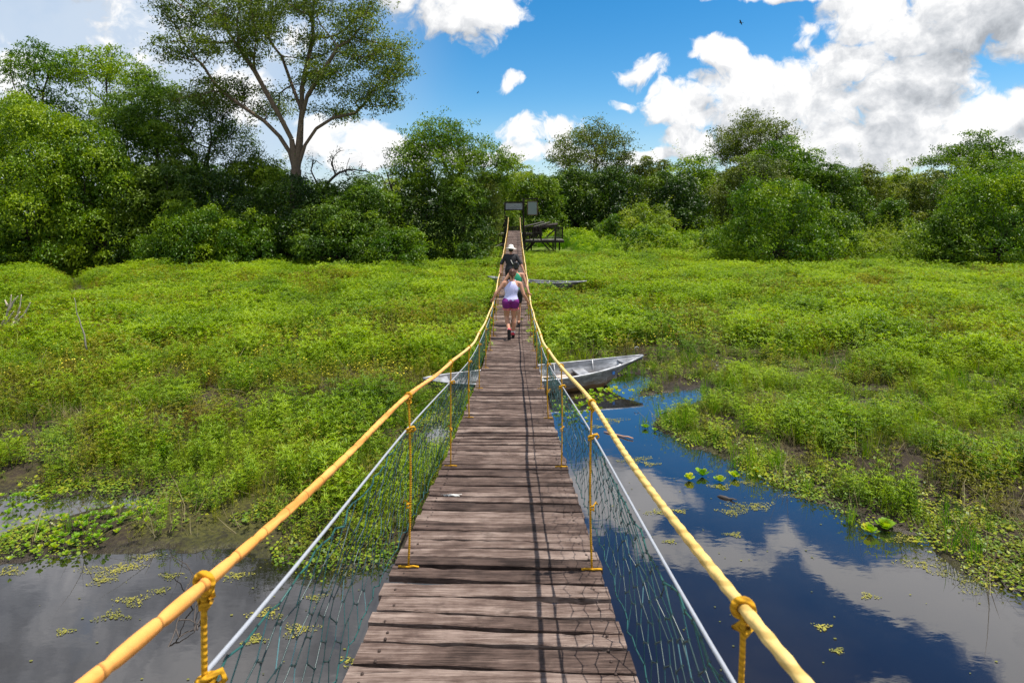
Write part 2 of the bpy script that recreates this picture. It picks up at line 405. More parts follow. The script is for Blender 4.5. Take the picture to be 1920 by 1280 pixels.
# ------------------------------------------------------------------ the suspension bridge
from bisect import bisect
def spline(pts):
    xs_ = np.array([p[0] for p in pts]); zs_ = np.array([p[1] for p in pts])
    m_ = np.gradient(zs_, xs_)
    def f(y):
        y = min(max(y, xs_[0]), xs_[-1]); k = min(max(bisect(list(xs_), y)-1, 0), len(xs_)-2)
        h = xs_[k+1]-xs_[k]; t = (y-xs_[k])/h
        return float((2*t**3-3*t*t+1)*zs_[k]+(t**3-2*t*t+t)*h*m_[k]+(-2*t**3+3*t*t)*zs_[k+1]+(t**3-t*t)*h*m_[k+1])
    return f
deck_z = spline([(-3, CAMZ-1.30), (0, CAMZ-1.45), (2.04, CAMZ-1.63), (2.9, CAMZ-1.74), (4, CAMZ-1.93), (5.4, CAMZ-2.15), (7.5, CAMZ-2.42), (9.9, CAMZ-2.70), (12, CAMZ-2.86), (14, CAMZ-2.965), (16, CAMZ-2.93),
                 (19.3, CAMZ-2.74), (26, CAMZ-2.46), (33.6, CAMZ-2.10), (40, CAMZ-1.68), (45.6, CAMZ-1.33)])
rail_z = spline([(-3, CAMZ-.12), (0, CAMZ-.44), (1, CAMZ-.625), (2.9, CAMZ-.90), (4.7, CAMZ-1.20), (7, CAMZ-1.57), (10.4, CAMZ-1.9), (14, CAMZ-2.10), (16, CAMZ-2.09), (22, CAMZ-1.84), (28, CAMZ-1.66), (33, CAMZ-1.40), (42, CAMZ-.80), (45.6, CAMZ-.25)])
DX = -.088; DW = 1.02
RX = {-1: -.522, 1: .372}
EX = {-1: DX-DW/2, 1: DX+DW/2}

def wood_mat(name, c0, c1, c2, axis='x', rough=.8):
    m, N = mat(name); pos = N.new('ShaderNodeTexCoord').outputs['Object']
    at = N.new('ShaderNodeAttribute', attribute_name='tint').outputs['Fac']
    off = N.new('ShaderNodeCombineXYZ'); N.put(off.inputs[0], N.m('MULTIPLY', at, 37.)); N.put(off.inputs[1], N.m('MULTIPLY', at, 91.)); N.put(off.inputs[2], at)
    p = N.v('ADD', pos, off.outputs[0])
    st = {'x': (1.6, 34, 34), 'y': (34, 1.6, 34), 'z': (34, 34, 1.6)}[axis]
    g = N.noise(N.v('MULTIPLY', p, st), 1.0, 6, .65, .6); g2 = N.noise(N.v('MULTIPLY', p, tuple(q*3.2 for q in st)), 1.0, 4, .7)
    bl = N.noise(p, 4.0, 5, .6)
    f = N.m('ADD', N.m('MULTIPLY', g, .55), N.m('ADD', N.m('MULTIPLY', g2, .22), N.m('MULTIPLY_ADD', bl, .6, -.19)))
    f = N.m('ADD', f, N.m('MULTIPLY_ADD', N.m('FRACT', N.m('MULTIPLY', at, 7.13)), .22, -.11))
    fine = N.noise(N.v('MULTIPLY', p, tuple(q*6. for q in st)), 1.0, 3, .7); f = N.m('MULTIPLY_ADD', N.m('SUBTRACT', fine, .5), .45, f)
    stain = N.sm(N.noise(p, 7.0, 5, .65), .56, .72)
    col = N.ramp(f, [(.32, c0), (.52, c1), (.72, c2)]); col = N.mix(N.m('MULTIPLY', stain, .55), col, c0)
    crack = N.sm(N.noise(N.v('MULTIPLY', p, tuple(q*1.5 for q in st)), 1.0, 3, .5, 1.0), .66, .74)
    col = N.mix(N.m('MULTIPLY', crack, .75), col, tuple(q*.3 for q in c0))
    b = bsdf(N, col, rough, .25, 0, N.m('SUBTRACT', f, N.m('MULTIPLY', crack, .4)), 1.0, .010); N.l.new(b.outputs[0], N.out.inputs[0]); return m
M_plank = wood_mat('weathered_plank', (.020, .011, .008), (.112, .074, .059), (.31, .235, .195))
M_dark = wood_mat('dark_timber', (.012, .009, .008), (.035, .027, .022), (.09, .075, .065), 'z')
M_grey = wood_mat('grey_timber', (.05, .045, .04), (.11, .10, .09), (.22, .2, .18), 'x')
def rope_mat(name, c0, c1, freq=60, dirt=.3, ax=1, seam=0):
    m, N = mat(name); pos = N.new('ShaderNodeTexCoord').outputs['Object']
    n = N.noise(pos, 9, 5, .65); n2 = N.noise(pos, 70, 3, .6)
    c = N.mix(n, c0, c1); c = N.mix(N.m('MULTIPLY', N.sm(n2, .5, .75), dirt), c, (.10, .055, .012))
    x, y, z = N.xyz(pos)
    w = N.m('SINE', N.m('ADD', N.m('MULTIPLY', (x, y, z)[ax], freq*6.28), N.m('MULTIPLY', z if ax != 2 else x, 180)))
    c = N.mix(N.m('MULTIPLY', N.sm(w, -.35, -.95), .45), c, tuple(q*.45 for q in c0))
    if seam or freq == 17: c = N.mix(N.m('MULTIPLY', N.sm(y, 1.5, 9.), .85), c, (.80, .60, .27))
    if seam: c = N.mix(N.m('MULTIPLY', N.sm(N.m('FRACT', N.m('MULTIPLY', N.m('MULTIPLY_ADD', x, .5, y), 1/.118)), .07, .0), .7), c, (.12, .05, .012))
    c = N.mix(N.m('MULTIPLY', N.sm(N.noise(pos, 5, 4, .6), .55, .75), dirt*2), c, tuple(q*.6 for q in c0))
    b = bsdf(N, c, .78, .2, 0, N.m('ADD', w, N.m('MULTIPLY', n2, .6)), .5, .002); N.l.new(b.outputs[0], N.out.inputs[0]); return m
M_rail = rope_mat('orange_handrail_rope', (.80, .27, .030), (.90, .48, .15), 6, .14, 1, 1)
M_rail2 = rope_mat('yellow_handrail_rope', (.68, .40, .07), (.84, .64, .28), 17, .20)
M_hang = rope_mat('yellow_cord', (.50, .23, .006), (.66, .37, .02), 90, .45, 2)
M_cable = simple('grey_coated_cable', (.36, .38, .42), .45, .15, 60)
def net_mat():
    m, N = mat('green_cord_net'); at = N.new('ShaderNodeAttribute', attribute_name='tint').outputs['Fac']
    c = N.ramp(at, [(0, (.010, .028, .032)), (.45, (.014, .085, .075)), (.9, (.05, .18, .18)), (1, (.16, .34, .36))])  # palest stop paints a glint into the colour of some upright strands
    b = bsdf(N, c, .35, .6); N.l.new(b.outputs[0], N.out.inputs[0]); return m
M_net = net_mat()
M_nail = simple('rusty_nail', (.04, .022, .015), .7)

bridge = empty('suspension_bridge', (0, 0, 0))
tag(bridge, 'long narrow plank suspension bridge with orange rope handrails and green netting', 'bridge')
# deck: boards laid crosswise, each a slightly warped plank
D = MB(); nails = MB(); y = -2.2; k = 0; random.seed(3)
while y < 45.5:
    w = random.choice([.082, .092, .10, .108, .115, .125, .135]); gap = random.choice([.008, .011, .014, .017, .021, .025]) if random.random() > .12 else .033
    yc = y+w/2; L = DW+random.uniform(-.014, .016); x0 = DX-L/2+random.uniform(-.007, .007); rot = random.uniform(-.014, .014)-.055*min(1, max(.3, (9-yc)/6))
    near = yc < 13; ns = 16 if near else 4; th = .032; tilt = random.uniform(-.06, .05); zt = random.uniform(-.005, .004)
    bow = random.uniform(-.006, .003); t = random.random(); ph = [random.uniform(0, 6.3) for _ in range(4)]
    vs = []; b = .004
    for i_ in range(ns+1):
        u = i_/ns; x = x0+L*u
        e0 = (.006*sin(u*5+ph[0])+.003*sin(u*23+ph[1]))*near; e1 = (.006*sin(u*6+ph[2])+.003*sin(u*19+ph[3]))*near
        if random.random() < .08 and near: e1 -= random.uniform(.006, .018)
        ya = -w/2+e0+(u-.5)*L*rot; yb = w/2+e1+(u-.5)*L*rot; zz = zt+bow*4*u*(1-u)+.002*sin(u*6+ph[1])
        for (yy, dz) in ((ya, -th), (ya, -b), (ya+b, 0), (yb-b, 0), (yb, -b), (yb, -th)):
            Y = yc+yy; vs.append((x, Y, deck_z(Y)+dz+zz+tilt*yy))
    fs = []
    for i_ in range(ns):
        for q in range(6): fs.append((i_*6+q, (i_+1)*6+q, (i_+1)*6+(q+1) % 6, i_*6+(q+1) % 6))
    fs.append(tuple(range(6))); fs.append(tuple(range(ns*6+5, ns*6-1, -1)))
    D.add(vs, fs, t)
    if yc < 11:
        for ex in (x0+.07+random.uniform(-.015, .015), x0+L-.07+random.uniform(-.015, .015)):
            for q in ((-.25, .25) if random.random() < .5 else (0,)):
                Y = yc+q*w; nails.tube([(ex, Y, deck_z(Y)-.003+zt+bow*.2), (ex, Y, deck_z(Y)+.0035+zt)], .0058, 8)
    y += w+gap; k += 1
D.build('deck', M_plank, bridge, smooth=False)
nails.build('nails', M_nail, bridge)['kind'] = 'stuff'
# stringers: cables and beams under the boards
for xo in (-.44, -.15, .15, .44):
    MB().tube([(DX+xo, yy, deck_z(yy)-.045) for yy in np.arange(-2.2, 45.6, .4)], .012, 6).build('deck_cable', M_cable, bridge)
hy = [.985+1.885*i_ for i_ in range(-1, 24)]
hy_in = [h for h in hy if h < 45.4]
for sd in (-1, 1):
    RO = -.030 if sd > 0 else 0.; HO = -.027 if sd > 0 else 0.
    # handrail: twisted plastic rope, thick and bulging between its wrappings
    pts = []; rr = []; y = -2.6; random.seed(20+sd)
    seg = .085; nxt = y+seg; acc = 0
    while y < 45.3:
        st = .012 if y < 8 else (.05 if y < 20 else .3)
        sag = .003*cos((y-.985)/1.885*2*pi)+.002*sin(y*1.7+sd)
        pts.append((RX[sd]+.006*sin(y*2.1+sd), y, rail_z(y)+sag+RO))
        acc += st; ph = (acc % .105)/.105
        r = .0098+.0012*sin(pi*ph) - (.0016 if ph < .10 else 0) + .0005*sin(y*9)
        if sd > 0: r = .0102+.0008*sin(2*pi*acc/.055)+.0004*sin(y*7)
        r += .003*min(1, max(0, (y-2)/4))
        rr.append(r if y < 14 else .0145); y += st
    MB().tube(pts, rr, 12).build('handrail_rope', M_rail if sd < 0 else M_rail2, bridge)
    # grey cable and the green cord under it
    cz = lambda yy, RO=RO: rail_z(yy)-.165+RO
    MB().tube([(RX[sd]-.012*sd*-1, yy, cz(yy)) for yy in np.arange(-2.6, 45.4, .25)], .0047, 8).build('side_cable', M_cable, bridge)
    for h in hy_in:
        h += HO; hg = MB(); zr = rail_z(h)+.003+RO; zd = deck_z(h)
        sway = random.uniform(-.012, .012)
        P = [(RX[sd]+sway*sin(pi*q)+(0 if q < 1 else 0), h+random.uniform(-.002, .002), zr*(1-q)+zd*q) for q in np.linspace(0, 1, 14 if h < 10 else 5)]
        hg.tube(P, .0052 if h < 6 else (.007 if h < 14 else .010), 8)
        o = hg.build('hanger_cord', M_hang, bridge)
        # one cord turned round the handrail, then knotted below it
        R0 = .0150+.0035*min(1, max(0, (h-3)/5)); tr = .0052 if h < 6 else .0065
        kn = MB(); kn.tube([(RX[sd]+R0*cos(a), h+.012*a/6.28-.004, zr+R0*sin(a)) for a in np.linspace(-1.4, 5.2, 22)]+[(RX[sd]+.010, h+.009, zr-.026), (RX[sd]-.012, h+.004, zr-.034), (RX[sd], h-.011, zr-.034), (RX[sd]+.011, h-.002, zr-.030), (RX[sd], h, zr-.045)], tr*1.12, 8)
        kn.build('knot', M_hang, o)
        if h < 22:
            kn = MB(); kn.tube([(RX[sd]-sd*.003+.014*cos(a), h+.014*sin(a)*.8, cz(h)+.0022*a-.012+.006*cos(a)) for a in np.linspace(0, 11.5, 26)]+[(RX[sd]+.026, h+.006, cz(h)+.016), (RX[sd]+.034, h+.002, cz(h)+.004), (RX[sd]+.022, h, cz(h)-.006)], .0052, 6)
            kn.build('cable_knot', M_hang, o)
            kn = MB(); kn.tube([(RX[sd]+.010*cos(a), h+.010*sin(a), zd+.29+.0025*a) for a in np.linspace(0, 12, 22)]+[(RX[sd]+sd*.02, h, zd+.335), (RX[sd]+sd*.026, h, zd+.322)], .0040, 6)
            kn.build('cord_knot', M_hang, o)
            kn = MB(); kn.tube([(RX[sd]+.05*sd, h+.004, zd+.008), (RX[sd]+.01*sd, h-.006, zd+.012), (RX[sd]-.025*sd, h+.002, zd+.010), (RX[sd]-.05*sd, h+.004, zd+.005)], .005, 6)
            kn.build('lashing', M_hang, o)
    # net
    random.seed(50+sd); rng = np.random.default_rng(5+sd)
    A = []; B = []; rad = []; tn = []
    def npos(yy, t, jx=0, jz=0):
        top = cz(yy)-.012; bot = deck_z(yy)-.025
        scal = .018*abs(sin((yy-.985)/1.885*pi))
        top -= scal*1.2
        out = .055*sin(pi*min(1, t)*.9)
        xt = RX[sd]+sd*.008; xb = EX[sd]+sd*.03
        return (xt+(xb-xt)*t**1.3+sd*(out+jx), yy+jx*.6, top+(bot-top)*t+jz)
    rows = 6
    yy = -.6
    cols = []
    while yy < 44.5:
        cols.append(yy); yy += .060 if yy < 9 else (.075 if yy < 20 else .16)
    J = rng.normal(0, 1, (len(cols), rows+1, 2))
    grid = {}
    for c_, yv in enumerate(cols):
        for r_ in range(rows+1):
            off = (.17 if (c_+r_) % 2 else -.17) if 0 < r_ < rows else 0
            grid[c_, r_] = npos(yv+J[c_, r_, 0]*.006, (r_+off)/rows, J[c_, r_, 0]*.006, J[c_, r_, 1]*.006)
    def strand(p, q, r0, sg):
        rad.append(r0); A.append(p); B.append(q); tn.append(sg)
    for c_ in range(len(cols)-1):
        rbase = .0018 if cols[c_] < 2.5 else (.0014 if cols[c_] < 9 else (.0016 if cols[c_] < 18 else .0022))
        for r_ in range(rows+1):
            strand(grid[c_, r_], grid[c_+1, r_], rbase*(1.6 if r_ in (0, rows) else 1.2), .5 if r_ in (0, rows) else .1)
            if cols[c_] < 8: g_ = np.array(grid[c_, r_]); strand(g_-[.002, .003, .004], g_+[.002, .003, .004], .0036, .05)
            if r_ < rows and (c_+r_) % 2: strand(grid[c_, r_], grid[c_, r_+1], rbase*.9, random.uniform(.4, 1.))
    V, F = edges_mesh(A, B, np.array(rad), np.array(rad), 4)
    np_mesh('safety_net', V, F, M_net, bridge, tint=np.repeat(tn, 8), smooth=True)
# bird dropping splashed on one board
dr = MB(); random.seed(9)
x0_, Y0_ = wx(848, 4.03), 4.03; n_ = 40; top = []; 
for q in range(n_):
    a_ = 2*pi*q/n_; r = (.016+.030*random.random()**2)*(1.0 if q % 2 else .35); top.append((x0_+1.9*r*cos(a_), Y0_+.75*r*sin(a_)))
dr.add([(x, Y, deck_z(Y)-.004) for x, Y in top]+[(x, Y, deck_z(Y)+.006) for x, Y in top], [tuple(range(n_-1, -1, -1)), tuple(range(n_, 2*n_))]+[(q, (q+1) % n_, n_+(q+1) % n_, n_+q) for q in range(n_)])
tag(dr.build('bird_dropping', simple('chalk_white', (.75, .75, .72), .7), bridge), 'white splash of bird dropping on a board')
# ------------------------------------------------------------------ gate frame, boards and platform at the far end
def P3(px, py, Y): return (wx(px, Y), Y, wz(py, Y))
YG = 45.7
gate = empty('gate_frame', (wx(964, YG), YG, ground_z(0, YG).item()))
tag(gate, 'dark timber posts and beam standing at the far end of the bridge', 'gate')
def gp(px, py, Y=YG): p = P3(px, py, Y); return (p[0]-gate.location.x, p[1]-gate.location.y, p[2]-gate.location.z)
def gpost(p0, p1, w, mt=M_dark): MB().beam(gp(*p0), gp(*p1), w).build('post', mt, gate, smooth=False)
gpost((981.6, 474), (981.6, 372), .15); gpost((946.3, 474), (946.3, 378), .10)
for a_, b_, w_ in (((944.5, 472), (949, 405), .20), ((938, 436), (949, 412), .14), ((977, 433), (976, 404.5), .12)):
    MB().beam(gp(*a_, YG+.12), gp(*b_, YG+.12), w_).build('strut', M_dark, gate, smooth=False)
MB().beam(gp(980, 373.5, YG-.02), gp(1010, 372.5, YG-.02), .13, .1).build('beam', M_dark, gate, smooth=False)
MB().beam(gp(945, 379, YG+.1), gp(983, 379, YG+.1), .1, .09).build('beam', M_dark, gate, smooth=False)
M_board = simple('faded_board', (.33, .34, .40), .6, .12, 6); M_board2 = simple('grey_green_board', (.24, .28, .29), .6, .12, 6)
M_frame = simple('board_frame', (.13, .085, .045), .8)
def board(px0, px1, py0, py1, Y, fm, bm, label, wire=True):
    r = empty('sign_board', P3((px0+px1)/2, py1, Y)); L = r.location
    x0, x1, z1, z0 = wx(px0, Y)-L.x, wx(px1, Y)-L.x, wz(py0, Y)-L.z, wz(py1, Y)-L.z
    MB().box(((x0+x1)/2, 0, (z0+z1)/2), (x1-x0-.06, .03, z1-z0-.06)).build('panel', bm, r, smooth=False)
    t = .07
    for c, s in ((((x0+x1)/2, -.01, z1), (x1-x0, .07, t)), (((x0+x1)/2, -.01, z0), (x1-x0, .07, t)), ((x0, -.012, (z0+z1)/2), (t, .066, z1-z0)), ((x1, -.012, (z0+z1)/2), (t, .066, z1-z0))):
        MB().box(c, s).build('frame', fm, r, smooth=False)
    if wire:
        for k_ in range(3):
            MB().tube([(x0+.2+.3*k_, -.02, z0+.1), (x0+.62+.3*k_, -.024, z0+.24), (x0+.85+.22*k_, -.02, z1-.18)], .007, 5).build('cord', M_dark, r)
    tag(r, label, 'sign'); return r
board(947.5, 980.2, 380, 393.6, YG-.1, M_dark, M_board, 'wide pale grey blank board in a dark frame over the bridge end')
board(989, 1007.5, 377.5, 403, YG-.1, M_frame, M_board2, 'upright grey blank board in a brown frame right of the gate', False)

plat = empty('wooden_platform', (wx(1015, 46.5), 46.5, ground_z(2, 46.5).item()))
tag(plat, 'dark timber viewing platform on braced stilts right of the bridge end', 'platform')
def pp(px, py, Y): p = P3(px, py, Y); return (p[0]-plat.location.x, p[1]-plat.location.y, p[2]-plat.location.z)
YA, YB = 45.2, 47.8
def slab(px0, px1, py, Y0, Y1, th, nm, mt):
    m_ = MB(); X0 = wx(px0, Y0)-plat.location.x; X1 = wx(px1, Y0)-plat.location.x; Z = wz(py, Y0)-plat.location.z; n = int((X1-X0)/.16)
    for q in range(n):
        m_.box((X0+(q+.5)*(X1-X0)/n, (Y0+Y1)/2-plat.location.y+random.uniform(-.03, .03), Z+random.uniform(-.006, .006)), ((X1-X0)/n-.012, Y1-Y0, th), tint=random.random())
    m_.build(nm, mt, plat, smooth=False)
slab(984, 1058, 451, YA, YB, .06, 'floor', M_grey)
slab(933, 998, 438.5, YG+.4, YB+.5, .07, 'landing', M_grey)
MB().beam(pp(982, 453.4, YA), pp(1058, 453.4, YA), .1, .14).build('joist', M_dark, plat, smooth=False)
MB().beam(pp(984, 452.4, YB), pp(1056, 452.4, YB), .1, .14).build('joist', M_dark, plat, smooth=False)
MB().beam(pp(931, 441.2, YG+.5), pp(998, 441.2, YG+.5), .1, .12).build('joist', M_dark, plat, smooth=False)
MB().box((lambda a, b: ((a[0]+b[0])/2, a[1]+.2, a[2]+.05))(pp(1022, 446.6, YA), pp(1052, 446.6, YA)), (wx(1052, YA)-wx(1022, YA), .4, .07)).build('bench', M_grey, plat, smooth=False)
for (x, y0, y1, Y, w) in ((1041, 425, 475, YA+.05, .13), (1049, 451, 470, YB-.1, .11), (1037, 451, 470, YB-.1, .11), (1054.5, 425, 447, YA+.05, .1), (1014.5, 424, 452, YA+.05, .11),
                          (984, 425, 476, YA+.05, .13), (1000, 425, 452, YA+.05, .1), (1007, 425, 444, YB-.1, .1), (996, 440, 470, YB, .12), (934, 440, 474, YG+.6, .12)):
    MB().beam(pp(x, y1, Y), pp(x, y0, Y), w, tint=random.random()).build('post', M_dark, plat, smooth=False)
for a_, b_ in (((1015.5, 453, YA), (1035.5, 475, YA)), ((1023.5, 453, YB), (1040, 471, YB)), ((995, 453, YA), (981, 470, YA)), ((1001, 453, YA+.3), (983, 472, YA+.3)), ((1041, 430, YA), (1025, 444, YA)),
               ((1004, 453, YB), (988, 470, YB))):
    MB().beam(pp(*a_), pp(*b_), .13, .10, tint=random.random()).build('brace', M_dark, plat, smooth=False)
def railing(px0, px1, pyt, pyb, Y, n):
    m_ = MB(); m_.beam(pp(px0, pyt, Y), pp(px1, pyt, Y), .08, .06); m_.beam(pp(px0, pyb-.5, Y), pp(px1, pyb-.5, Y), .06, .05)
    for q in range(n):
        x = px0+(q+.5)*(px1-px0)/n; m_.beam(pp(x, pyb, Y+.04), pp(x+random.uniform(-.3, .3), pyt+random.uniform(-.3, .6), Y+.04), .06, .03, tint=random.random())
    m_.build('railing', M_dark, plat, smooth=False)
railing(1042, 1055, 425.6, 447, YA+.05, 6); railing(984, 1014, 425.6, 447, YB, 14); railing(951, 977, 425.6, 438, YB+.4, 12); railing(984, 1014, 436, 447, YA, 9); railing(1014, 1042, 425.6, 427.5, YA+.05, 2)
for a_, b_, w_ in (((983, 424.6, YA), (1019, 416.2, YB+1), .07), ((1001, 425, YA), (1031, 416.5, YB+1), .07), ((1014, 425, YB), (1045, 421, YB), .12), ((1016, 423.5, YB+.3), (1046, 419.5, YB+.3), .14)):
    MB().tube([pp(*a_), pp(*b_)], w_/1.4, 7).build('pole', M_dark if w_ > .1 else M_grey, plat)
m_ = MB()
for q in range(40):
    x = random.uniform(999, 1016); m_.beam(pp(x, random.uniform(424, 430), YB-.6), pp(x+random.uniform(-4, 4), random.uniform(433, 446), YB-.4), .05, .03, tint=random.random())
m_.build('lattice', M_dark, plat, smooth=False)
steps = empty('plank_ramp', (wx(925, 44), 44, ground_z(-1.6, 44).item()))
tag(steps, 'dark plank ramp sloping down to the left of the bridge end', 'ramp')
def rp(px, py, Y): p = P3(px, py, Y); return (p[0]-steps.location.x, p[1]-steps.location.y, p[2]-steps.location.z)
MB().beam(rp(944, 454, 44.6), rp(907, 470, 44.6), .08, .16).build('side_board', M_dark, steps, smooth=False)
MB().beam(rp(944, 458.5, 43.9), rp(907, 475, 43.9), .08, .16).build('side_board', M_grey, steps, smooth=False)
m_ = MB()
for q in range(14):
    t = (q+.5)/14; a_ = rp(944-37*t, 457.5+16*t, 43.95); b_ = rp(944-37*t, 456+16*t, 44.55); m_.beam(a_, b_, .2, .03, tint=random.random())
m_.build('tread_boards', M_grey, steps, smooth=False)
for x, y0, y1 in ((943, 440, 476), (928, 463, 478)):
    MB().beam(rp(x, y1, 44.3), rp(x, y0, 44.3), .16).build('post', M_dark, steps, smooth=False)

# ------------------------------------------------------------------ boats
def alu_mat():
    m, N = mat('worn_aluminium'); pos = N.new('ShaderNodeTexCoord').outputs['Object']; x, y, z = N.xyz(pos)
    n = N.noise(pos, 3, 6, .65); n2 = N.noise(N.v('MULTIPLY', pos, (2, 2, 14)), 3, 5, .6)
    c = N.ramp(N.m('ADD', N.m('MULTIPLY', n, .5), N.m('MULTIPLY', n2, .5)), [(.34, (.14, .14, .14)), (.5, (.34, .345, .36)), (.66, (.58, .59, .61))])
    rust = N.m('MULTIPLY', N.sm(N.m('ADD', z, N.m('MULTIPLY', n2, -.25)), .12, -.06), .75)
    c = N.mix(rust, c, (.20, .10, .03))
    geo = N.new('ShaderNodeNewGeometry'); 
    b = bsdf(N, c, .48, .5, .45, n, .3, .01); N.l.new(b.outputs[0], N.out.inputs[0]); return m
M_alu = alu_mat(); M_mark = simple('blue_paint', (.03, .16, .5), .5)
def hull_mat():
    m, N = mat('stained_hull'); pos = N.new('ShaderNodeTexCoord').outputs['Object']; x, y, z = N.xyz(pos)
    n = N.noise(N.v('MULTIPLY', pos, (1.5, 1, 7)), 3, 6, .65); n2 = N.noise(pos, 16, 5, .7)
    c = N.ramp(N.m('ADD', N.m('MULTIPLY', n, .6), N.m('MULTIPLY', n2, .4)), [(.34, (.055, .055, .055)), (.5, (.14, .14, .145)), (.68, (.32, .32, .33))])
    c = N.mix(N.m('MULTIPLY', N.sm(N.m('MULTIPLY_ADD', n, .35, z), .44, .24), .85), c, (.17, .085, .02))
    b = bsdf(N, c, .6, .4, .25, n2, .4, .01); N.l.new(b.outputs[0], N.out.inputs[0]); return m
M_hull = hull_mat()
def hull_sections(L, beam, n=28):
    S = []
    for i_ in range(n+1):
        u = i_/n*2-1   # -1 stern .. 1 bow
        hw = beam/2*(1-abs(u)**(2.0 if u > 0 else 2.8))**.85 if abs(u) < 1 else 0
        hw = max(hw, .015)
        sheer = .35+.16*max(0, u)**2.2+.10*max(0, -u)**2.5
        bw = hw*.66*(1-max(0, abs(u)-.6)*1.5)
        keel = .0+.34*max(0, (u-.55)/.45)**2+.16*max(0, (-u-.7)/.3)**2
        S.append((u*L/2, hw, max(bw, .01), keel, sheer))
    return S
def make_boat(L=4.5, beam=1.1):
    r = empty('aluminium_boat'); S = hull_sections(L, beam); th = .022
    def shell(off):
        rows = []
        for (x, hw, bw, kz, sz) in S:
            h = max(hw-off, .004); b_ = max(bw-off, .003); k_ = kz+off
            row = []
            for s_ in (-1, 1):
                seq = [(s_*h, sz), (s_*(h*.93+b_*.07), sz*.72+k_*.28), (s_*(h*.62+b_*.38), sz*.38+k_*.62), (s_*b_, k_+.02), (s_*b_*.5, k_)]
                row += seq if s_ < 0 else seq[::-1]
            u = x/(L/2); rk = (.62*max(0, (u-.45)/.55)**1.5 if u > 0 else -.25*max(0, (-u-.6)/.4)**1.5)
            rows.append([(x-rk*(1-(b-k_)/max(.02, sz-k_)), a, b) for a, b in row])
        return rows
    o_ = shell(0); i_ = shell(th); m_ = MB(); k = 10
    vs = [p for rw in o_ for p in rw]; fs = []
    for a in range(len(S)-1):
        for b in range(k-1): fs.append((a*k+b, a*k+b+1, (a+1)*k+b+1, (a+1)*k+b))
    n0 = len(vs); vs += [p for rw in i_ for p in rw]
    for a in range(len(S)-1):
        for b in range(k-1): fs.append((n0+a*k+b, n0+(a+1)*k+b, n0+(a+1)*k+b+1, n0+a*k+b+1))
    for e in (0, len(S)-1):
        fs.append(tuple(e*k+b for b in (range(k) if e else range(k-1, -1, -1))))
        fs.append(tuple(n0+e*k+b for b in (range(k-1, -1, -1) if e else range(k))))
    m_.add(vs, fs); ho = m_.build('hull', M_hull, r, smooth=False); ho.data.materials.append(M_alu)
    nq = (len(S)-1)*(k-1); ho.data.polygons.foreach_set('material_index', [0]*nq+[1]*(len(ho.data.polygons)-nq))
    for s_ in (-1, 1):
        MB().tube([(x, s_*hw, sz+.008) for (x, hw, bw, kz, sz) in S], .02, 8).build('gunwale', M_alu, r)
    def dk(u0, u1):
        q = MB(); sel = [s for s in S if u0 <= s[0]/(L/2) <= u1]; vs = []; fs = []
        for (x, hw, bw, kz, sz) in sel: vs += [(x, -hw*.97, sz-.02), (x, hw*.97, sz-.02)]
        for a in range(len(sel)-1): fs.append((2*a, 2*a+2, 2*a+3, 2*a+1))
        n = len(vs); vs += [(p[0], p[1], p[2]-.02) for p in vs]; fs += [tuple(n+i for i in f[::-1]) for f in fs[:len(sel)-1]]
        fs += [(0, 1, n+1, n), (n-2, n+n-2, n+n-1, n-1)]
        q.add(vs, fs); return q.build('end_deck', M_alu, r, smooth=False)
    dk(.74, 1.01); dk(-1.01, -.78)
    for u in (-.42, .0, .42):
        s = min(S, key=lambda s: abs(s[0]-u*L/2)); MB().box((s[0], 0, s[4]-.14), (.24, s[1]*1.76, .03)).build('bench', M_alu, r, smooth=False)
    for u in (-.6, -.2, .22, .6):
        s = min(S, key=lambda s: abs(s[0]-u*L/2)); x, hw, bw, kz, sz = s; q = MB()
        q.tube([(x, y_*.97, z_+.02) for y_, z_ in ((-hw, sz), (-(hw*.62+bw*.38), sz*.38+kz*.62), (-bw, kz+.03), (bw, kz+.03), ((hw*.62+bw*.38), sz*.38+kz*.62), (hw, sz))], .016, 5)
        q.build('rib', M_alu, r)
    q = MB(); q.tube([(L/2-.12+.045*cos(a), 0+.02, .66+.04*sin(a)) for a in np.linspace(0, pi, 9)], .009, 6); q.build('bow_ring', M_alu, r)
    q = MB(); s = min(S, key=lambda s: abs(s[0]-.62*L/2)); 
    q.box((s[0], -s[1]-.004, s[4]*.78), (.05, .012, .06)); q.build('paint_mark', M_mark, r, smooth=False)
    return r
boat = make_boat()
bow = np.array([2.70, 12.15]); stern = np.array([-1.77, 11.05])
boat.location = (*((bow+stern)/2), -.06); boat.rotation_euler = (0, radians(-1.5), math.atan2(*(bow-stern)[::-1]))
tag(boat, 'silver aluminium boat with rusty bottom moored under the bridge beside the pond', 'boat')
b2 = copy_tree(boat); bow2 = np.array([2.95, 23.6]); st2 = np.array([-1.25, 25.2])
b2.location = (*((bow2+st2)/2), .30); b2.rotation_euler = (0, radians(1.0), math.atan2(*(bow2-st2)[::-1])); b2.scale = (.96, .8, .9)
tag(b2, 'distant grey boat sunk among green marsh plants behind the three walkers', 'boat')
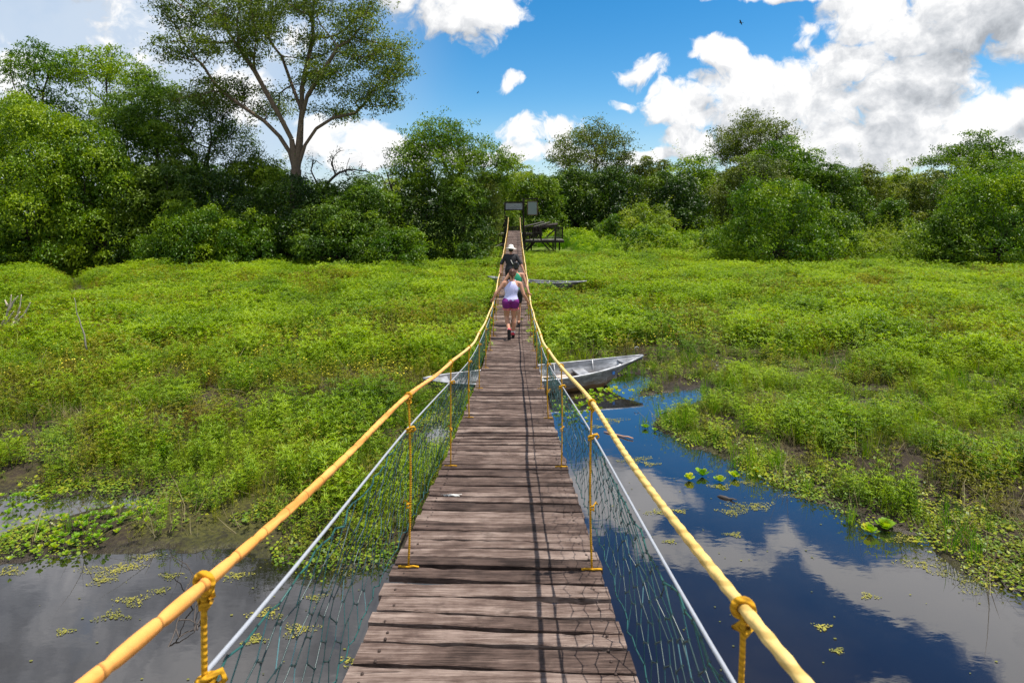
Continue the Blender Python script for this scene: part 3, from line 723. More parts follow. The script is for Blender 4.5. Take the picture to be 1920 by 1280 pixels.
# ------------------------------------------------------------------ marsh growth (uncountable ground cover, scattered by points)
LM_herb = leafmat('herb_leaf', (.032, .085, .003), (.155, .265, .006), (.31, .42, .012), .40, .5, .45)
LM_herb2 = leafmat('olive_herb_leaf', (.060, .062, .008), (.18, .185, .010), (.30, .31, .018), .38, .6, .5, (.17, .115, .018))
LM_grass = leafmat('grass_blade', (.05, .14, .006), (.11, .25, .008), (.24, .33, .02), .4, .45, .5)
LM_fine = leafmat('fine_grass_blade', (.06, .09, .006), (.19, .27, .010), (.34, .40, .03), .4, .5, .5, (.27, .20, .04))
LM_cover = leafmat('creeping_leaf', (.06, .12, .008), (.16, .25, .012), (.36, .36, .02), .3, .45, .8)
LM_lett = leafmat('water_lettuce_leaf', (.07, .20, .008), (.22, .38, .02), (.48, .46, .03), .35, .4, 2.0)
LM_dry = leafmat('dry_stem', (.10, .075, .035), (.22, .17, .08), (.38, .32, .18), .2, .8, 1.0)
M_flower = simple('small_yellow_flower', (.75, .62, .03), .6)

src = bpy.data.collections.new('plant_sources')      # not linked to the scene: only the scattered copies show
def src_mesh(name, V, F, mt, tint, coll):
    o = np_mesh(name, V, F, mt, tint=tint, link=False); coll.objects.link(o); return o
def herb(rng, stems, h, nl, ll, lw, spread, mtname='a'):
    VV = []; FF = []; TT = []; n = 0
    for s in range(stems):
        a = rng.uniform(0, 2*pi); r = rng.uniform(0, spread); base = np.array([r*cos(a), r*sin(a), -.02]); hh = h*rng.uniform(.65, 1.1)
        lean = rng.normal(0, .16, 2)
        tip = base+np.array([lean[0]*hh, lean[1]*hh, hh])
        v, f = edges_mesh([base], [tip], .003, .0015, 3); v = v.reshape(-1, 3); f3 = np.concatenate([f[:, [0, 1, 2]], f[:, [0, 2, 3]]])
        VV.append(v); FF.append(f3+n); TT.append(np.full(len(v), .3)); n += len(v)
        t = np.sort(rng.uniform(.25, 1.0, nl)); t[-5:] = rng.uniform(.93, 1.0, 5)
        ph = np.arange(nl)*2.4+rng.uniform(0, 6)
        P = base+(tip-base)*t[:, None]; up = np.where(t > .9, rng.uniform(.25, 1.3, nl), rng.uniform(-.15, .6, nl))
        D = np.stack([np.cos(ph), np.sin(ph), up], 1)
        Nn = np.stack([-np.cos(ph)*.5, -np.sin(ph)*.5, np.ones(nl)], 1)+rng.normal(0, .2, (nl, 3))
        L = ll*rng.uniform(.6, 1.15, nl)*(1.15-.4*t); W = lw*rng.uniform(.8, 1.2, nl)
        v, f = leaves(P, D, Nn, L, W, .15); VV.append(v); FF.append(f+n)
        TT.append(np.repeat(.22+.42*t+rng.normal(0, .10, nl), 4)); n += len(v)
    return np.concatenate(VV), np.concatenate(FF), np.concatenate(TT)
def tuft(rng, n_, h, w, spread, lean=.35):
    VV = []; FF = []; TT = []; n = 0
    for s in range(n_):
        a = rng.uniform(0, 2*pi); r = spread*math.sqrt(rng.random()); b = np.array([r*cos(a), r*sin(a), -.03]); hh = h*rng.uniform(.5, 1.1)
        d = np.array([cos(a+rng.normal(0, .8)), sin(a+rng.normal(0, .8)), 0])*rng.uniform(.05, lean); sd_ = np.array([-sin(a), cos(a), 0])
        pts = []
        for q, wq in ((0, 1), (.4, .9), (.75, .55), (1, 0)):
            c = b+np.array([0, 0, hh*(q-.12*q*q)])+d*hh*q*q
            pts += [c-sd_*w*wq/2, c+sd_*w*wq/2] if wq > 0 else [c]
        VV.append(np.array(pts)); FF.append(np.array([[0, 1, 3], [0, 3, 2], [2, 3, 5], [2, 5, 4], [4, 5, 6]])+n)
        TT.append(np.full(7, rng.normal(.5, .16))); n += 7
    return np.concatenate(VV), np.concatenate(FF), np.concatenate(TT)
def cover(rng, n_, rad, s):
    a = rng.uniform(0, 2*pi, n_); r = rad*np.sqrt(rng.random(n_)); c = np.stack([r*np.cos(a), r*np.sin(a), rng.uniform(.004, .035, n_)], 1)
    sz = s*rng.uniform(.5, 1.2, n_); k = 6; an = np.linspace(0, 2*pi, k, endpoint=False)
    tl = rng.normal(0, .25, (n_, 2))
    ox = np.cos(an)[None]*sz[:, None]; oy = np.sin(an)[None]*sz[:, None]*.8; oz = ox*tl[:, :1]+oy*tl[:, 1:]
    V = c[:, None]+np.stack([ox, oy, oz], -1); V = V.reshape(-1, 3)
    F = np.array([[0, 1, 2], [0, 2, 3], [0, 3, 4], [0, 4, 5]])[None]+(np.arange(n_)*k)[:, None, None]
    return V, F.reshape(-1, 3), np.repeat(rng.normal(.5, .2, n_), k)
def rosette(rng, n_, s, up=.8):
    ph = np.arange(n_)*2.4; t = np.arange(n_)/n_
    VV = []; FF = []; n = 0; TT = []
    for i_ in range(n_):
        el = .35+up*t[i_]; d = np.array([cos(ph[i_])*cos(el), sin(ph[i_])*cos(el), sin(el)]); sdv = np.array([-sin(ph[i_]), cos(ph[i_]), 0]); nn = np.cross(sdv, -d)
        L = s*rng.uniform(.75, 1.1)*(1.1-.35*t[i_]); pts = []
        for q, w in ((0, .10), (.45, .34), (.8, .62), (1, .36)):
            c = d*L*q+nn*L*.12*q*q; pts += [c-sdv*L*w*.5+nn*L*w*.12, c+sdv*L*w*.5+nn*L*w*.12]
        VV.append(np.array(pts)+[0, 0, .005]); FF.append(np.array([[0, 1, 3], [0, 3, 2], [2, 3, 5], [2, 5, 4], [4, 5, 7], [4, 7, 6]])+n); n += 8
        TT.append(np.full(8, rng.normal(.5, .15)))
    return np.concatenate(VV), np.concatenate(FF), np.concatenate(TT)

def gn_scatter(name, pts, rot, scl, idx, coll, kind='stuff'):
    me = bpy.data.meshes.new(name); me.vertices.add(len(pts)); me.vertices.foreach_set('co', np.ascontiguousarray(pts, np.float32).ravel())
    a = me.attributes.new('rot', 'FLOAT_VECTOR', 'POINT'); a.data.foreach_set('vector', np.ascontiguousarray(rot, np.float32).ravel())
    a = me.attributes.new('scl', 'FLOAT_VECTOR', 'POINT'); a.data.foreach_set('vector', np.ascontiguousarray(scl, np.float32).ravel())
    a = me.attributes.new('idx', 'INT', 'POINT'); a.data.foreach_set('value', np.ascontiguousarray(idx, np.int32))
    me.update(); o = bpy.data.objects.new(name, me); C.objects.link(o)
    g = bpy.data.node_groups.new(name+'_scatter', 'GeometryNodeTree')
    g.interface.new_socket('Geometry', in_out='INPUT', socket_type='NodeSocketGeometry'); g.interface.new_socket('Geometry', in_out='OUTPUT', socket_type='NodeSocketGeometry')
    gi = g.nodes.new('NodeGroupInput'); go = g.nodes.new('NodeGroupOutput'); ip = g.nodes.new('GeometryNodeInstanceOnPoints')
    ci = g.nodes.new('GeometryNodeCollectionInfo'); ci.inputs[0].default_value = coll; ci.inputs['Separate Children'].default_value = True; ci.inputs['Reset Children'].default_value = True
    def na(n_, ty):
        nd = g.nodes.new('GeometryNodeInputNamedAttribute'); nd.data_type = ty; nd.inputs[0].default_value = n_; return nd.outputs[0]
    L = g.links.new; L(gi.outputs[0], ip.inputs['Points']); L(ci.outputs[0], ip.inputs['Instance']); ip.inputs['Pick Instance'].default_value = True
    L(na('idx', 'INT'), ip.inputs['Instance Index']); L(na('rot', 'FLOAT_VECTOR'), ip.inputs['Rotation']); L(na('scl', 'FLOAT_VECTOR'), ip.inputs['Scale'])
    L(ip.outputs[0], go.inputs[0]); md = o.modifiers.new('scatter', 'NODES'); md.node_group = g
    tag(o, kind=kind); return o
def coll_of(name, items):
    c = bpy.data.collections.new(name)
    for k_, (V, F, T, mt) in enumerate(items): src_mesh('%s_%s' % (name, 'abcdefghij'[k_]), V, F, mt, T, c)
    return c
r_ = np.random.default_rng(21)
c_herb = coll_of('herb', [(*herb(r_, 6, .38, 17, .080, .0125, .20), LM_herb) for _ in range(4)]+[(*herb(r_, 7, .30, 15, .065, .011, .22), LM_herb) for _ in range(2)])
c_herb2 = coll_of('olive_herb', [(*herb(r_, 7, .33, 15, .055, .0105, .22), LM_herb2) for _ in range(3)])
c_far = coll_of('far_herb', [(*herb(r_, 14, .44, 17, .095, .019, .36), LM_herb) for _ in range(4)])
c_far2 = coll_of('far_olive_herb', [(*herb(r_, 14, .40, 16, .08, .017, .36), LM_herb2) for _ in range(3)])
c_tuft = coll_of('grass_tuft', [(*tuft(r_, 26, .42, .007, .09), LM_grass) for _ in range(3)])
c_mead = coll_of('meadow_tuft', [(*tuft(r_, 34, 1.0, .03, .35, .5), LM_grass) for _ in range(3)]+[(*herb(r_, 9, .95, 14, .22, .06, .4), LM_herb) for _ in range(2)])
c_fine = coll_of('fine_grass', [(*tuft(r_, 30, .44, .0055, .20, .45), LM_fine) for _ in range(3)])
c_finef = coll_of('far_fine_grass', [(*tuft(r_, 44, .52, .012, .40, .4), LM_fine) for _ in range(3)])
c_cov = coll_of('creeper', [(*cover(r_, 34, .16, .016), LM_cover) for _ in range(3)])
c_lett = coll_of('lettuce', [(*rosette(r_, 9, .062, .9), LM_lett) for _ in range(4)])
c_dry = coll_of('dry_stems', [(*tuft(r_, 7, .40, .006, .12, 1.3), LM_dry) for _ in range(2)])
V_ = cover(r_, 5, .25, .014); V_[0][:, 2] += .30
c_flow = coll_of('yellow_flowers', [(*V_, M_flower)])

def rand_pts(n, y0, y1, k=1.08, pad=2.0, xr=None):
    """uniform over the wedge of marsh in front of the bridge end"""
    y = np.sqrt(r_.uniform(y0*y0, y1*y1, n)); w = k*y*.88+pad; x = r_.uniform(-1, 1, n)*w; return x, y
def scatter(name, n, y0, y1, prob, smin, smax, coll, nidx, zoff=0, tilt=.12, hscale=None):
    x, y = rand_pts(n, y0, y1); d = shore(x, y); p = prob(x, y, d); keep = r_.random(n) < p; x, y, d = x[keep], y[keep], d[keep]
    z = ground_z(x, y, d)+zoff; s = r_.uniform(smin, smax, len(x))
    if hscale is not None: s = s*hscale(x, y, d)
    under = np.abs(x-DX) < .75
    lim = np.array([deck_z(v) for v in y])-.10-z
    sz = np.where(under, np.minimum(s, np.maximum(.12, lim/.62)), s)
    ok0 = ~(under & (lim < .55))
    # keep growth out of the boats
    a1, b1 = stern, bow; e = b1-a1; t = np.clip(((x-a1[0])*e[0]+(y-a1[1])*e[1])/(e@e), -.05, 1.05); q = np.hypot(x-a1[0]-e[0]*t, y-a1[1]-e[1]*t)
    ok = q > .50*np.sqrt(np.maximum(0, 1-(2*t-1)**4))+.10
    a1, b1 = st2, bow2; e = b1-a1; t = np.clip(((x-a1[0])*e[0]+(y-a1[1])*e[1])/(e@e), 0, 1); q = np.hypot(x-a1[0]-e[0]*t, y-a1[1]-e[1]*t)
    ok &= ok0 & ~((x > -.9) & (x < 4.8) & (y > 43.5) & (y < 49.5))
    ok &= (q > .40) & ~((y < 25.4) & (q < .95))
    x, y, z, s, sz = x[ok], y[ok], z[ok], s[ok], sz[ok]; n = len(x)
    rot = np.stack([r_.normal(0, tilt, n), r_.normal(0, tilt, n), r_.uniform(0, 6.28, n)], 1)
    return gn_scatter(name, np.stack([x, y, z], 1), rot, np.stack([s, s, sz], 1), r_.integers(0, nidx, n), coll)
patch = lambda x, y: fbm(x, y, .55, 31, 4)
species = lambda x, y: fbm(x, y, .38, 44, 3)
bald = lambda x, y: sstep(fbm(x, y, .8, 61, 4), .42, .56)      # bare muddy patches
lush = lambda x, y, d: .38+(.85*fbm(x, y, .6, 71, 3)+.38*fbm(x, y, 2.2, 73, 2)+.10)*(.4+.6*sstep(d, .1, 1.2))
left_mud = lambda x, y: 1-.85*sstep(-x, .2, 1.0)*sstep(-y, -7.4, -6.3)*(1-.75*sstep(-np.hypot(x+1.5, (y-6.6)), -1.3, -.5))
def p_herb(x, y, d): return (.42+.58*sstep(y, 7, 13))*sstep(d, .02, .55)*np.clip(.06+.12*sstep(y, 12, 20)+bald(x, y)*.94, 0, 1)*left_mud(x, y)*(1-.65*sstep(species(x, y), .50, .60))
def p_herb2(x, y, d): return sstep(d, .0, .4)*(.22+.78*sstep(species(x, y), .46, .58))*(.45+.55*bald(x, y))*left_mud(x, y)
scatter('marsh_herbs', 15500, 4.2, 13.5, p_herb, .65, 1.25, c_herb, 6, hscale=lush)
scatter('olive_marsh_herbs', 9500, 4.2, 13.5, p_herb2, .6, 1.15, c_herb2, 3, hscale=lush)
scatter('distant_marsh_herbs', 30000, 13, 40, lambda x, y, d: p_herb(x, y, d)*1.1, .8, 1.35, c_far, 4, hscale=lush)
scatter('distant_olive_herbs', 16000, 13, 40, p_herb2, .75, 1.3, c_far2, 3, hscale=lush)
scatter('marsh_grass', 5200, 4.2, 18, lambda x, y, d: sstep(d+.3*sstep(x, -.2, .6), .0, .25)*(.10+.9*sstep(x, 1, 2.2)*sstep(-d, -1.0, -.05)*sstep(fbm(x, y, 1.1, 90, 3), .42, .60)+.35*sstep(x, 2, 4)*sstep(fbm(x, y, .6, 93, 3), .55, .62)), .5, 1.15, c_tuft, 3)
scatter('fine_marsh_grass', 14000, 4.2, 13.5, lambda x, y, d: p_herb(x, y, d)*.8, .5, 1.15, c_fine, 3, hscale=lush)
scatter('distant_fine_grass', 24000, 13, 42, lambda x, y, d: p_herb(x, y, d)*.9, .6, 1.2, c_finef, 3, hscale=lush)
scatter('creeping_plants', 16000, 4.0, 14, lambda x, y, d: sstep(d, -.14, .02)*(1-.75*sstep(d, .5, 1.4))*sstep(fbm(x, y, 1.6, 15, 3), .36, .6), .6, 1.3, c_cov, 3, .004, .03)
scatter('dry_marsh_stems', 8000, 4.2, 20, lambda x, y, d: sstep(d, -.05, .2)*(.25+.75*(1-bald(x, y)))*.8, .5, 1.2, c_dry, 2, 0, .5)
scatter('yellow_marsh_flowers', 16000, 11, 36, lambda x, y, d: sstep(d, .5, 1.5)*sstep(fbm(x, y, .4, 52, 3), .42, .6)*.7, .7, 1.1, c_flow, 1, 0, .1)
scatter('tall_meadow_grass', 36000, 34, 100, lambda x, y, d: sstep(x, -1.0, 1.5)*np.where(x < 4.6, sstep(y, 47.5, 52), sstep(y, 36, 43))*(.6+.4*sstep(fbm(x, y, .2, 57, 3), .35, .5)), .7, 1.3, c_mead, 5, hscale=lambda x, y, d: .45+.6*sstep(y, 36, 60)+.2*fbm(x, y, .15, 33, 3))
scatter('bank_herbs', 9000, 33, 60, lambda x, y, d: sstep(-x, -1.0, 1.0)*.9, .8, 1.6, c_far, 4)
# water lettuce raft on the left shore (reads as one mass)
def gset(lst, n, sx, sy):
    P = []
    for (px, py) in lst:
        X, Y = gpt(px, py)
        for _ in range(n): P.append((X+r_.normal(0, sx), Y+r_.normal(0, sy), 0))
    return np.array(P)
P = gset([(250, 975), (225, 990), (200, 1000), (170, 1012), (140, 1020), (110, 1030), (70, 1035), (90, 1010), (45, 945), (60, 938), (150, 1000), (180, 985), (35, 1000), (270, 965)], 13, .16, .10)
P[:, 2] = np.maximum(0.003, ground_z(P[:, 0], P[:, 1]))+r_.uniform(0, .10, len(P)); n = len(P)
gn_scatter('water_lettuce_raft', P, np.stack([r_.normal(0, .1, n), r_.normal(0, .1, n), r_.uniform(0, 6, n)], 1), np.repeat(r_.uniform(.45, .85, n), 3).reshape(-1, 3), r_.integers(0, 4, n), c_lett)
P = gset([(1070, 770), (1090, 765), (1110, 745), (1140, 740), (1160, 738), (1050, 780), (1060, 760), (1130, 748), (1085, 782)], 8, .13, .13)
P[:, 2] = np.maximum(0.003, ground_z(P[:, 0], P[:, 1]))+r_.uniform(0, .08, len(P)); n = len(P)
gn_scatter('water_plant_raft', P, np.stack([r_.normal(0, .1, n), r_.normal(0, .1, n), r_.uniform(0, 6, n)], 1), np.repeat(r_.uniform(.6, 1.1, n), 3).reshape(-1, 3), r_.integers(0, 4, n), c_lett)
# single rosettes afloat, each a thing
spots = [(1292, 900, 'leftmost dark-edged water lettuce floating at the head of the small row on the pond'), (1317, 893, 'bright tall water lettuce, second from the left in the floating row'), (1350, 904, 'loose low water lettuce with drooping leaves in the middle of the floating row'),
         (1378, 896, 'wide water lettuce rosette, rightmost of the connected floating row'), (1418, 888, 'single water lettuce near the grassy bank right of the floating row'), (1210, 803, 'small water lettuce afloat on blue water near the reeds'),
         (1228, 808, 'tiny water lettuce beside the reeds, right of its small neighbour'), (1632, 1000, 'pale broad water lettuce floating left of its twin by the bank'), (1660, 993, 'pale broad water lettuce floating right of its twin by the bank')]
base_l = None
for k_, (px, py, lb) in enumerate(spots):
    X, Y = gpt(px, py)
    if k_ < 3: V, F, T = rosette(np.random.default_rng(60+k_), 18, .105, 1.0); o = np_mesh('water_lettuce', V, F, LM_lett, tint=T); base_l = base_l or []; base_l.append(o)
    else: o = base_l[k_ % 3].copy(); C.objects.link(o)
    o.location = (X, Y, .004); s = {5: .7, 6: .5, 1: 1.0, 7: 1.0, 8: 1.1}.get(k_, .85); o.scale = (s, s, s); o.rotation_euler = (0, 0, k_*1.3)
    tag(o, lb, 'water plant', 'water lettuce floating on the pond')
# flat mats of floating weed and drifting leaves
mats_ = [(200, 1070, .5), (240, 1064, .3), (190, 1088, .25), (210, 1155, .28), (250, 1125, .3), (300, 1108, .18), (320, 1080, .2), (270, 1045, .25), (15, 1072, .3), (95, 1030, .3), (1390, 952, .5), (1370, 960, .3), (1420, 948, .4),
         (1235, 960, .3), (1275, 958, .2), (1090, 745, .5), (1200, 860, .35), (1180, 865, .3), (1220, 870, .25), (1460, 890, .3), (1350, 912, .3), (1400, 905, .3), (1540, 1175, .16), (1630, 1118, .16), (1375, 1002, .18), (1255, 1015, .15),
         (1500, 930, .4), (1150, 788, .5), (1120, 800, .3), (500, 1150, .3), (560, 1180, .3), (590, 1120, .2), (640, 1060, .5), (480, 1200, .2), (1700, 1010, .4), (1740, 1060, .5), (1830, 1090, .6), (120, 1184, .15), (660, 1240, .2), (1570, 1220, .12), (440, 1080, .3)]
VV = []; FF = []; TT = []; n = 0; rg = np.random.default_rng(77)
for (px, py, s) in mats_:
    X, Y = gpt(px, py); cnt = int(620*s); a = rg.uniform(0, 6.28, cnt); rr_ = s*.30*np.sqrt(rg.random(cnt))*(1+.5*np.sin(a*3+px))
    V, F, T = cover(rg, cnt, .01, .0068); V = V.reshape(cnt, 6, 3); V = V-V.mean(1, keepdims=True); V[..., 2] = V[..., 2]*.1+.006
    V[..., 0] += (X+rr_*np.cos(a)*1.5)[:, None]; V[..., 1] += (Y+rr_*np.sin(a)*.8)[:, None]
    VV.append(V.reshape(-1, 3)); FF.append(F+n); TT.append(T); n += cnt*6
cnt = 520; xx = rg.uniform(-6, 8, cnt); yy_ = rg.uniform(3.6, 9.5, cnt); dd = shore(xx, yy_); ok = dd < -.02; xx, yy_ = xx[ok], yy_[ok]; cnt = len(xx)
V, F, T = cover(rg, cnt, .01, .0095); V = V.reshape(cnt, 6, 3); V -= V.mean(1, keepdims=True); V[..., 0] *= 1.3; V[..., 2] = V[..., 2]*.1+.006; V[..., 0] += xx[:, None]; V[..., 1] += yy_[:, None]
VV.append(V.reshape(-1, 3)); FF.append(F+n); TT.append(T*.6)
LM_weed = leafmat('floating_weed', (.06, .07, .02), (.17, .17, .025), (.36, .32, .05), .1, .5, 2.5)
tag(np_mesh('floating_weed', np.concatenate(VV), np.concatenate(FF), LM_weed, tint=np.concatenate(TT)), kind='stuff')

# driftwood and dead branches
M_bleach = simple('bleached_wood', (.50, .42, .33), .8, .25, 20); M_drift = simple('driftwood', (.42, .24, .15), .8, .3, 15); M_wet = simple('wet_bark', (.06, .045, .035), .6, .3, 15)
def wob(a, b, n, amp, seed):
    q = random.Random(seed); a = Vector(a); b = Vector(b); L = (b-a).length
    return [a.lerp(b, t/n)+Vector((q.uniform(-1, 1), q.uniform(-1, 1), q.uniform(-1, 1)))*amp*L*(0 if t in (0, n) else 1) for t in range(n+1)]
a_ = gpt(1132, 810); b_ = gpt(1187, 824)
tag(MB().tube(wob((*a_, .012), (*b_, .02), 6, .02, 1), [.005, .011, .013, .012, .012, .011, .010], 7).build('drift_stick', M_drift), 'pale reddish stick floating on the blue water right of the rope', 'stick')
a_ = gpt(1345, 930); b_ = gpt(1382, 940)
tag(MB().tube(wob((*a_, .0), (*b_, .02), 5, .05, 2), [.006, .016, .020, .016, .010, .004], 7).build('driftwood_log', M_wet), 'short dark log floating among weed on the pond', 'log')
def branchy(name, roots, mt, r0, label, cat, group=None):
    m_ = MB()
    for k_, pts in enumerate(roots):
        P = []
        for a, b in zip(pts[:-1], pts[1:]): P += wob(a, b, 4, .04, k_)[:-1]
        P.append(Vector(pts[-1])); n_ = len(P); m_.tube(P, [r0*(1-.75*q/n_) for q in range(n_)], 6)
    o = m_.build(name, mt); return tag(o, label, cat, group)
Yd = 15.4
def dp(px, py, Y): return (wx(px, Y), Y, wz(py, Y))
branchy('dead_branch', [[dp(3, 611, Yd), dp(14, 585, Yd), dp(20, 565, Yd), dp(21, 552, Yd)], [dp(14, 585, Yd), dp(27, 563, Yd), dp(34, 555, Yd)], [dp(22, 612, Yd), dp(33, 590, Yd+.2), dp(38, 570, Yd+.2), dp(40, 552, Yd+.2)],
                        [dp(24, 611, Yd), dp(45, 590, Yd), dp(54, 574, Yd), dp(57, 567, Yd)], [dp(8, 611, Yd), dp(20, 592, Yd), dp(26, 583, Yd)], [dp(14, 574, Yd), dp(9, 562, Yd)], [dp(28, 600, Yd), dp(38, 584, Yd)]],
        M_bleach, .03, 'bleached dead branch fanning up out of the marsh at the left', 'branch')
branchy('slender_pole', [[dp(163, 656, 12.9), dp(155, 618, 12.9), dp(145, 590, 12.9), dp(139, 558, 12.9)]], simple('grey_pole', (.25, .23, .18), .8), .02, 'thin grey leaning pole standing alone in the left marsh', 'pole')
Yw = 5.2
def wp(px, py, h=0.0): X, Y = gpt(px, py); return (X, Y, h)
branchy('dead_twig', [[wp(312, 1218, -.02), wp(330, 1190, .06), wp(338, 1165, .10), wp(347, 1135, .12), wp(380, 1100, .10)], [wp(347, 1135, .12), wp(362, 1110, .16), wp(350, 1085, .14), wp(325, 1062, .10), wp(300, 1063, .05)], [wp(330, 1190, .06), wp(335, 1200, .02), wp(365, 1180, .02)],
                      [wp(365, 1182, .0), wp(366, 1150, .06), wp(375, 1120, .1)], [wp(370, 1180, .0), wp(378, 1150, .05), wp(384, 1110, .10)], [wp(335, 1178, .07), wp(352, 1172, .05), wp(372, 1174, .02)]],
        M_wet, .007, 'dark leafless twig rising from the grey water beside the left handrail', 'twig')
branchy('fallen_stick', [[wp(95, 988, .05), wp(118, 1003, .06)]], M_bleach, .012, 'short bleached stick lying on the water lettuce at the left', 'stick')
# two birds far off in the sky
M_bird = simple('dark_feathers', (.02, .02, .022), .7)
for k_, (px, py, Y, s, lb) in enumerate([(1389, 43, 62, .75, 'dark bird gliding in the blue sky left of the big cloud'), (896, 174, 70, .5, 'tiny distant bird in the blue sky above the centre trees')]):
    m_ = MB(); m_.tube([(-.02, -.25, 0), (0, -.12, .01), (0, .05, .01), (0, .2, .0), (0, .27, .0)], [.01, .05, .065, .04, .005], 7)
    for sd in (-1, 1):
        m_.add([(0, .1, .03), (sd*.35, .14, .12), (sd*.75, -.02, .05), (sd*.35, -.06, .11), (0, -.1, .03), (0, .1, .01), (sd*.35, .14, .10), (sd*.35, -.06, .09), (0, -.1, .01)],
               [(0, 1, 3, 4), (1, 2, 3), (5, 8, 7, 6), (6, 7, 2), (0, 5, 6, 1), (1, 6, 2), (4, 3, 7, 8), (3, 2, 7)])
    m_.add([(-.03, -.22, .01), (.03, -.22, .01), (.06, -.38, .01), (-.06, -.38, .01), (0, -.3, -.01)], [(0, 1, 2, 3), (0, 4, 1), (1, 4, 2), (2, 4, 3), (3, 4, 0)])
    o = m_.build('bird', M_bird, loc=dp(px, py, Y)); o.scale = (s, s, s); o.rotation_euler = (.2, .3, 1.0+k_)
    tag(o, lb, 'bird', 'birds in the sky')
# ------------------------------------------------------------------ trees and bushes
L_dark = leafmat('dark_tree_leaf', (.020, .050, .006), (.058, .115, .009), (.14, .21, .015), .28, .42, .25)
L_mid = leafmat('green_tree_leaf', (.036, .085, .005), (.10, .185, .009), (.23, .32, .016), .32, .45, .25)
L_vine = leafmat('vine_leaf', (.045, .110, .005), (.125, .225, .008), (.29, .39, .016), .35, .4, .3)
L_oliv = leafmat('olive_tree_leaf', (.055, .085, .015), (.12, .16, .02), (.21, .24, .03), .3, .5, .25)
L_yell = leafmat('yellow_green_leaf', (.10, .16, .01), (.20, .28, .02), (.33, .38, .04), .35, .5, .25)
L_big = leafmat('fine_grey_green_leaf', (.030, .058, .010), (.085, .13, .015), (.19, .24, .025), .3, .5, .2)
M_bark = simple('grey_bark', (.16, .115, .082), .9, .55, 7, .3, 0, .8)
M_bark2 = simple('dark_bark', (.05, .038, .03), .85, .5, 6, .3, 0, .8)

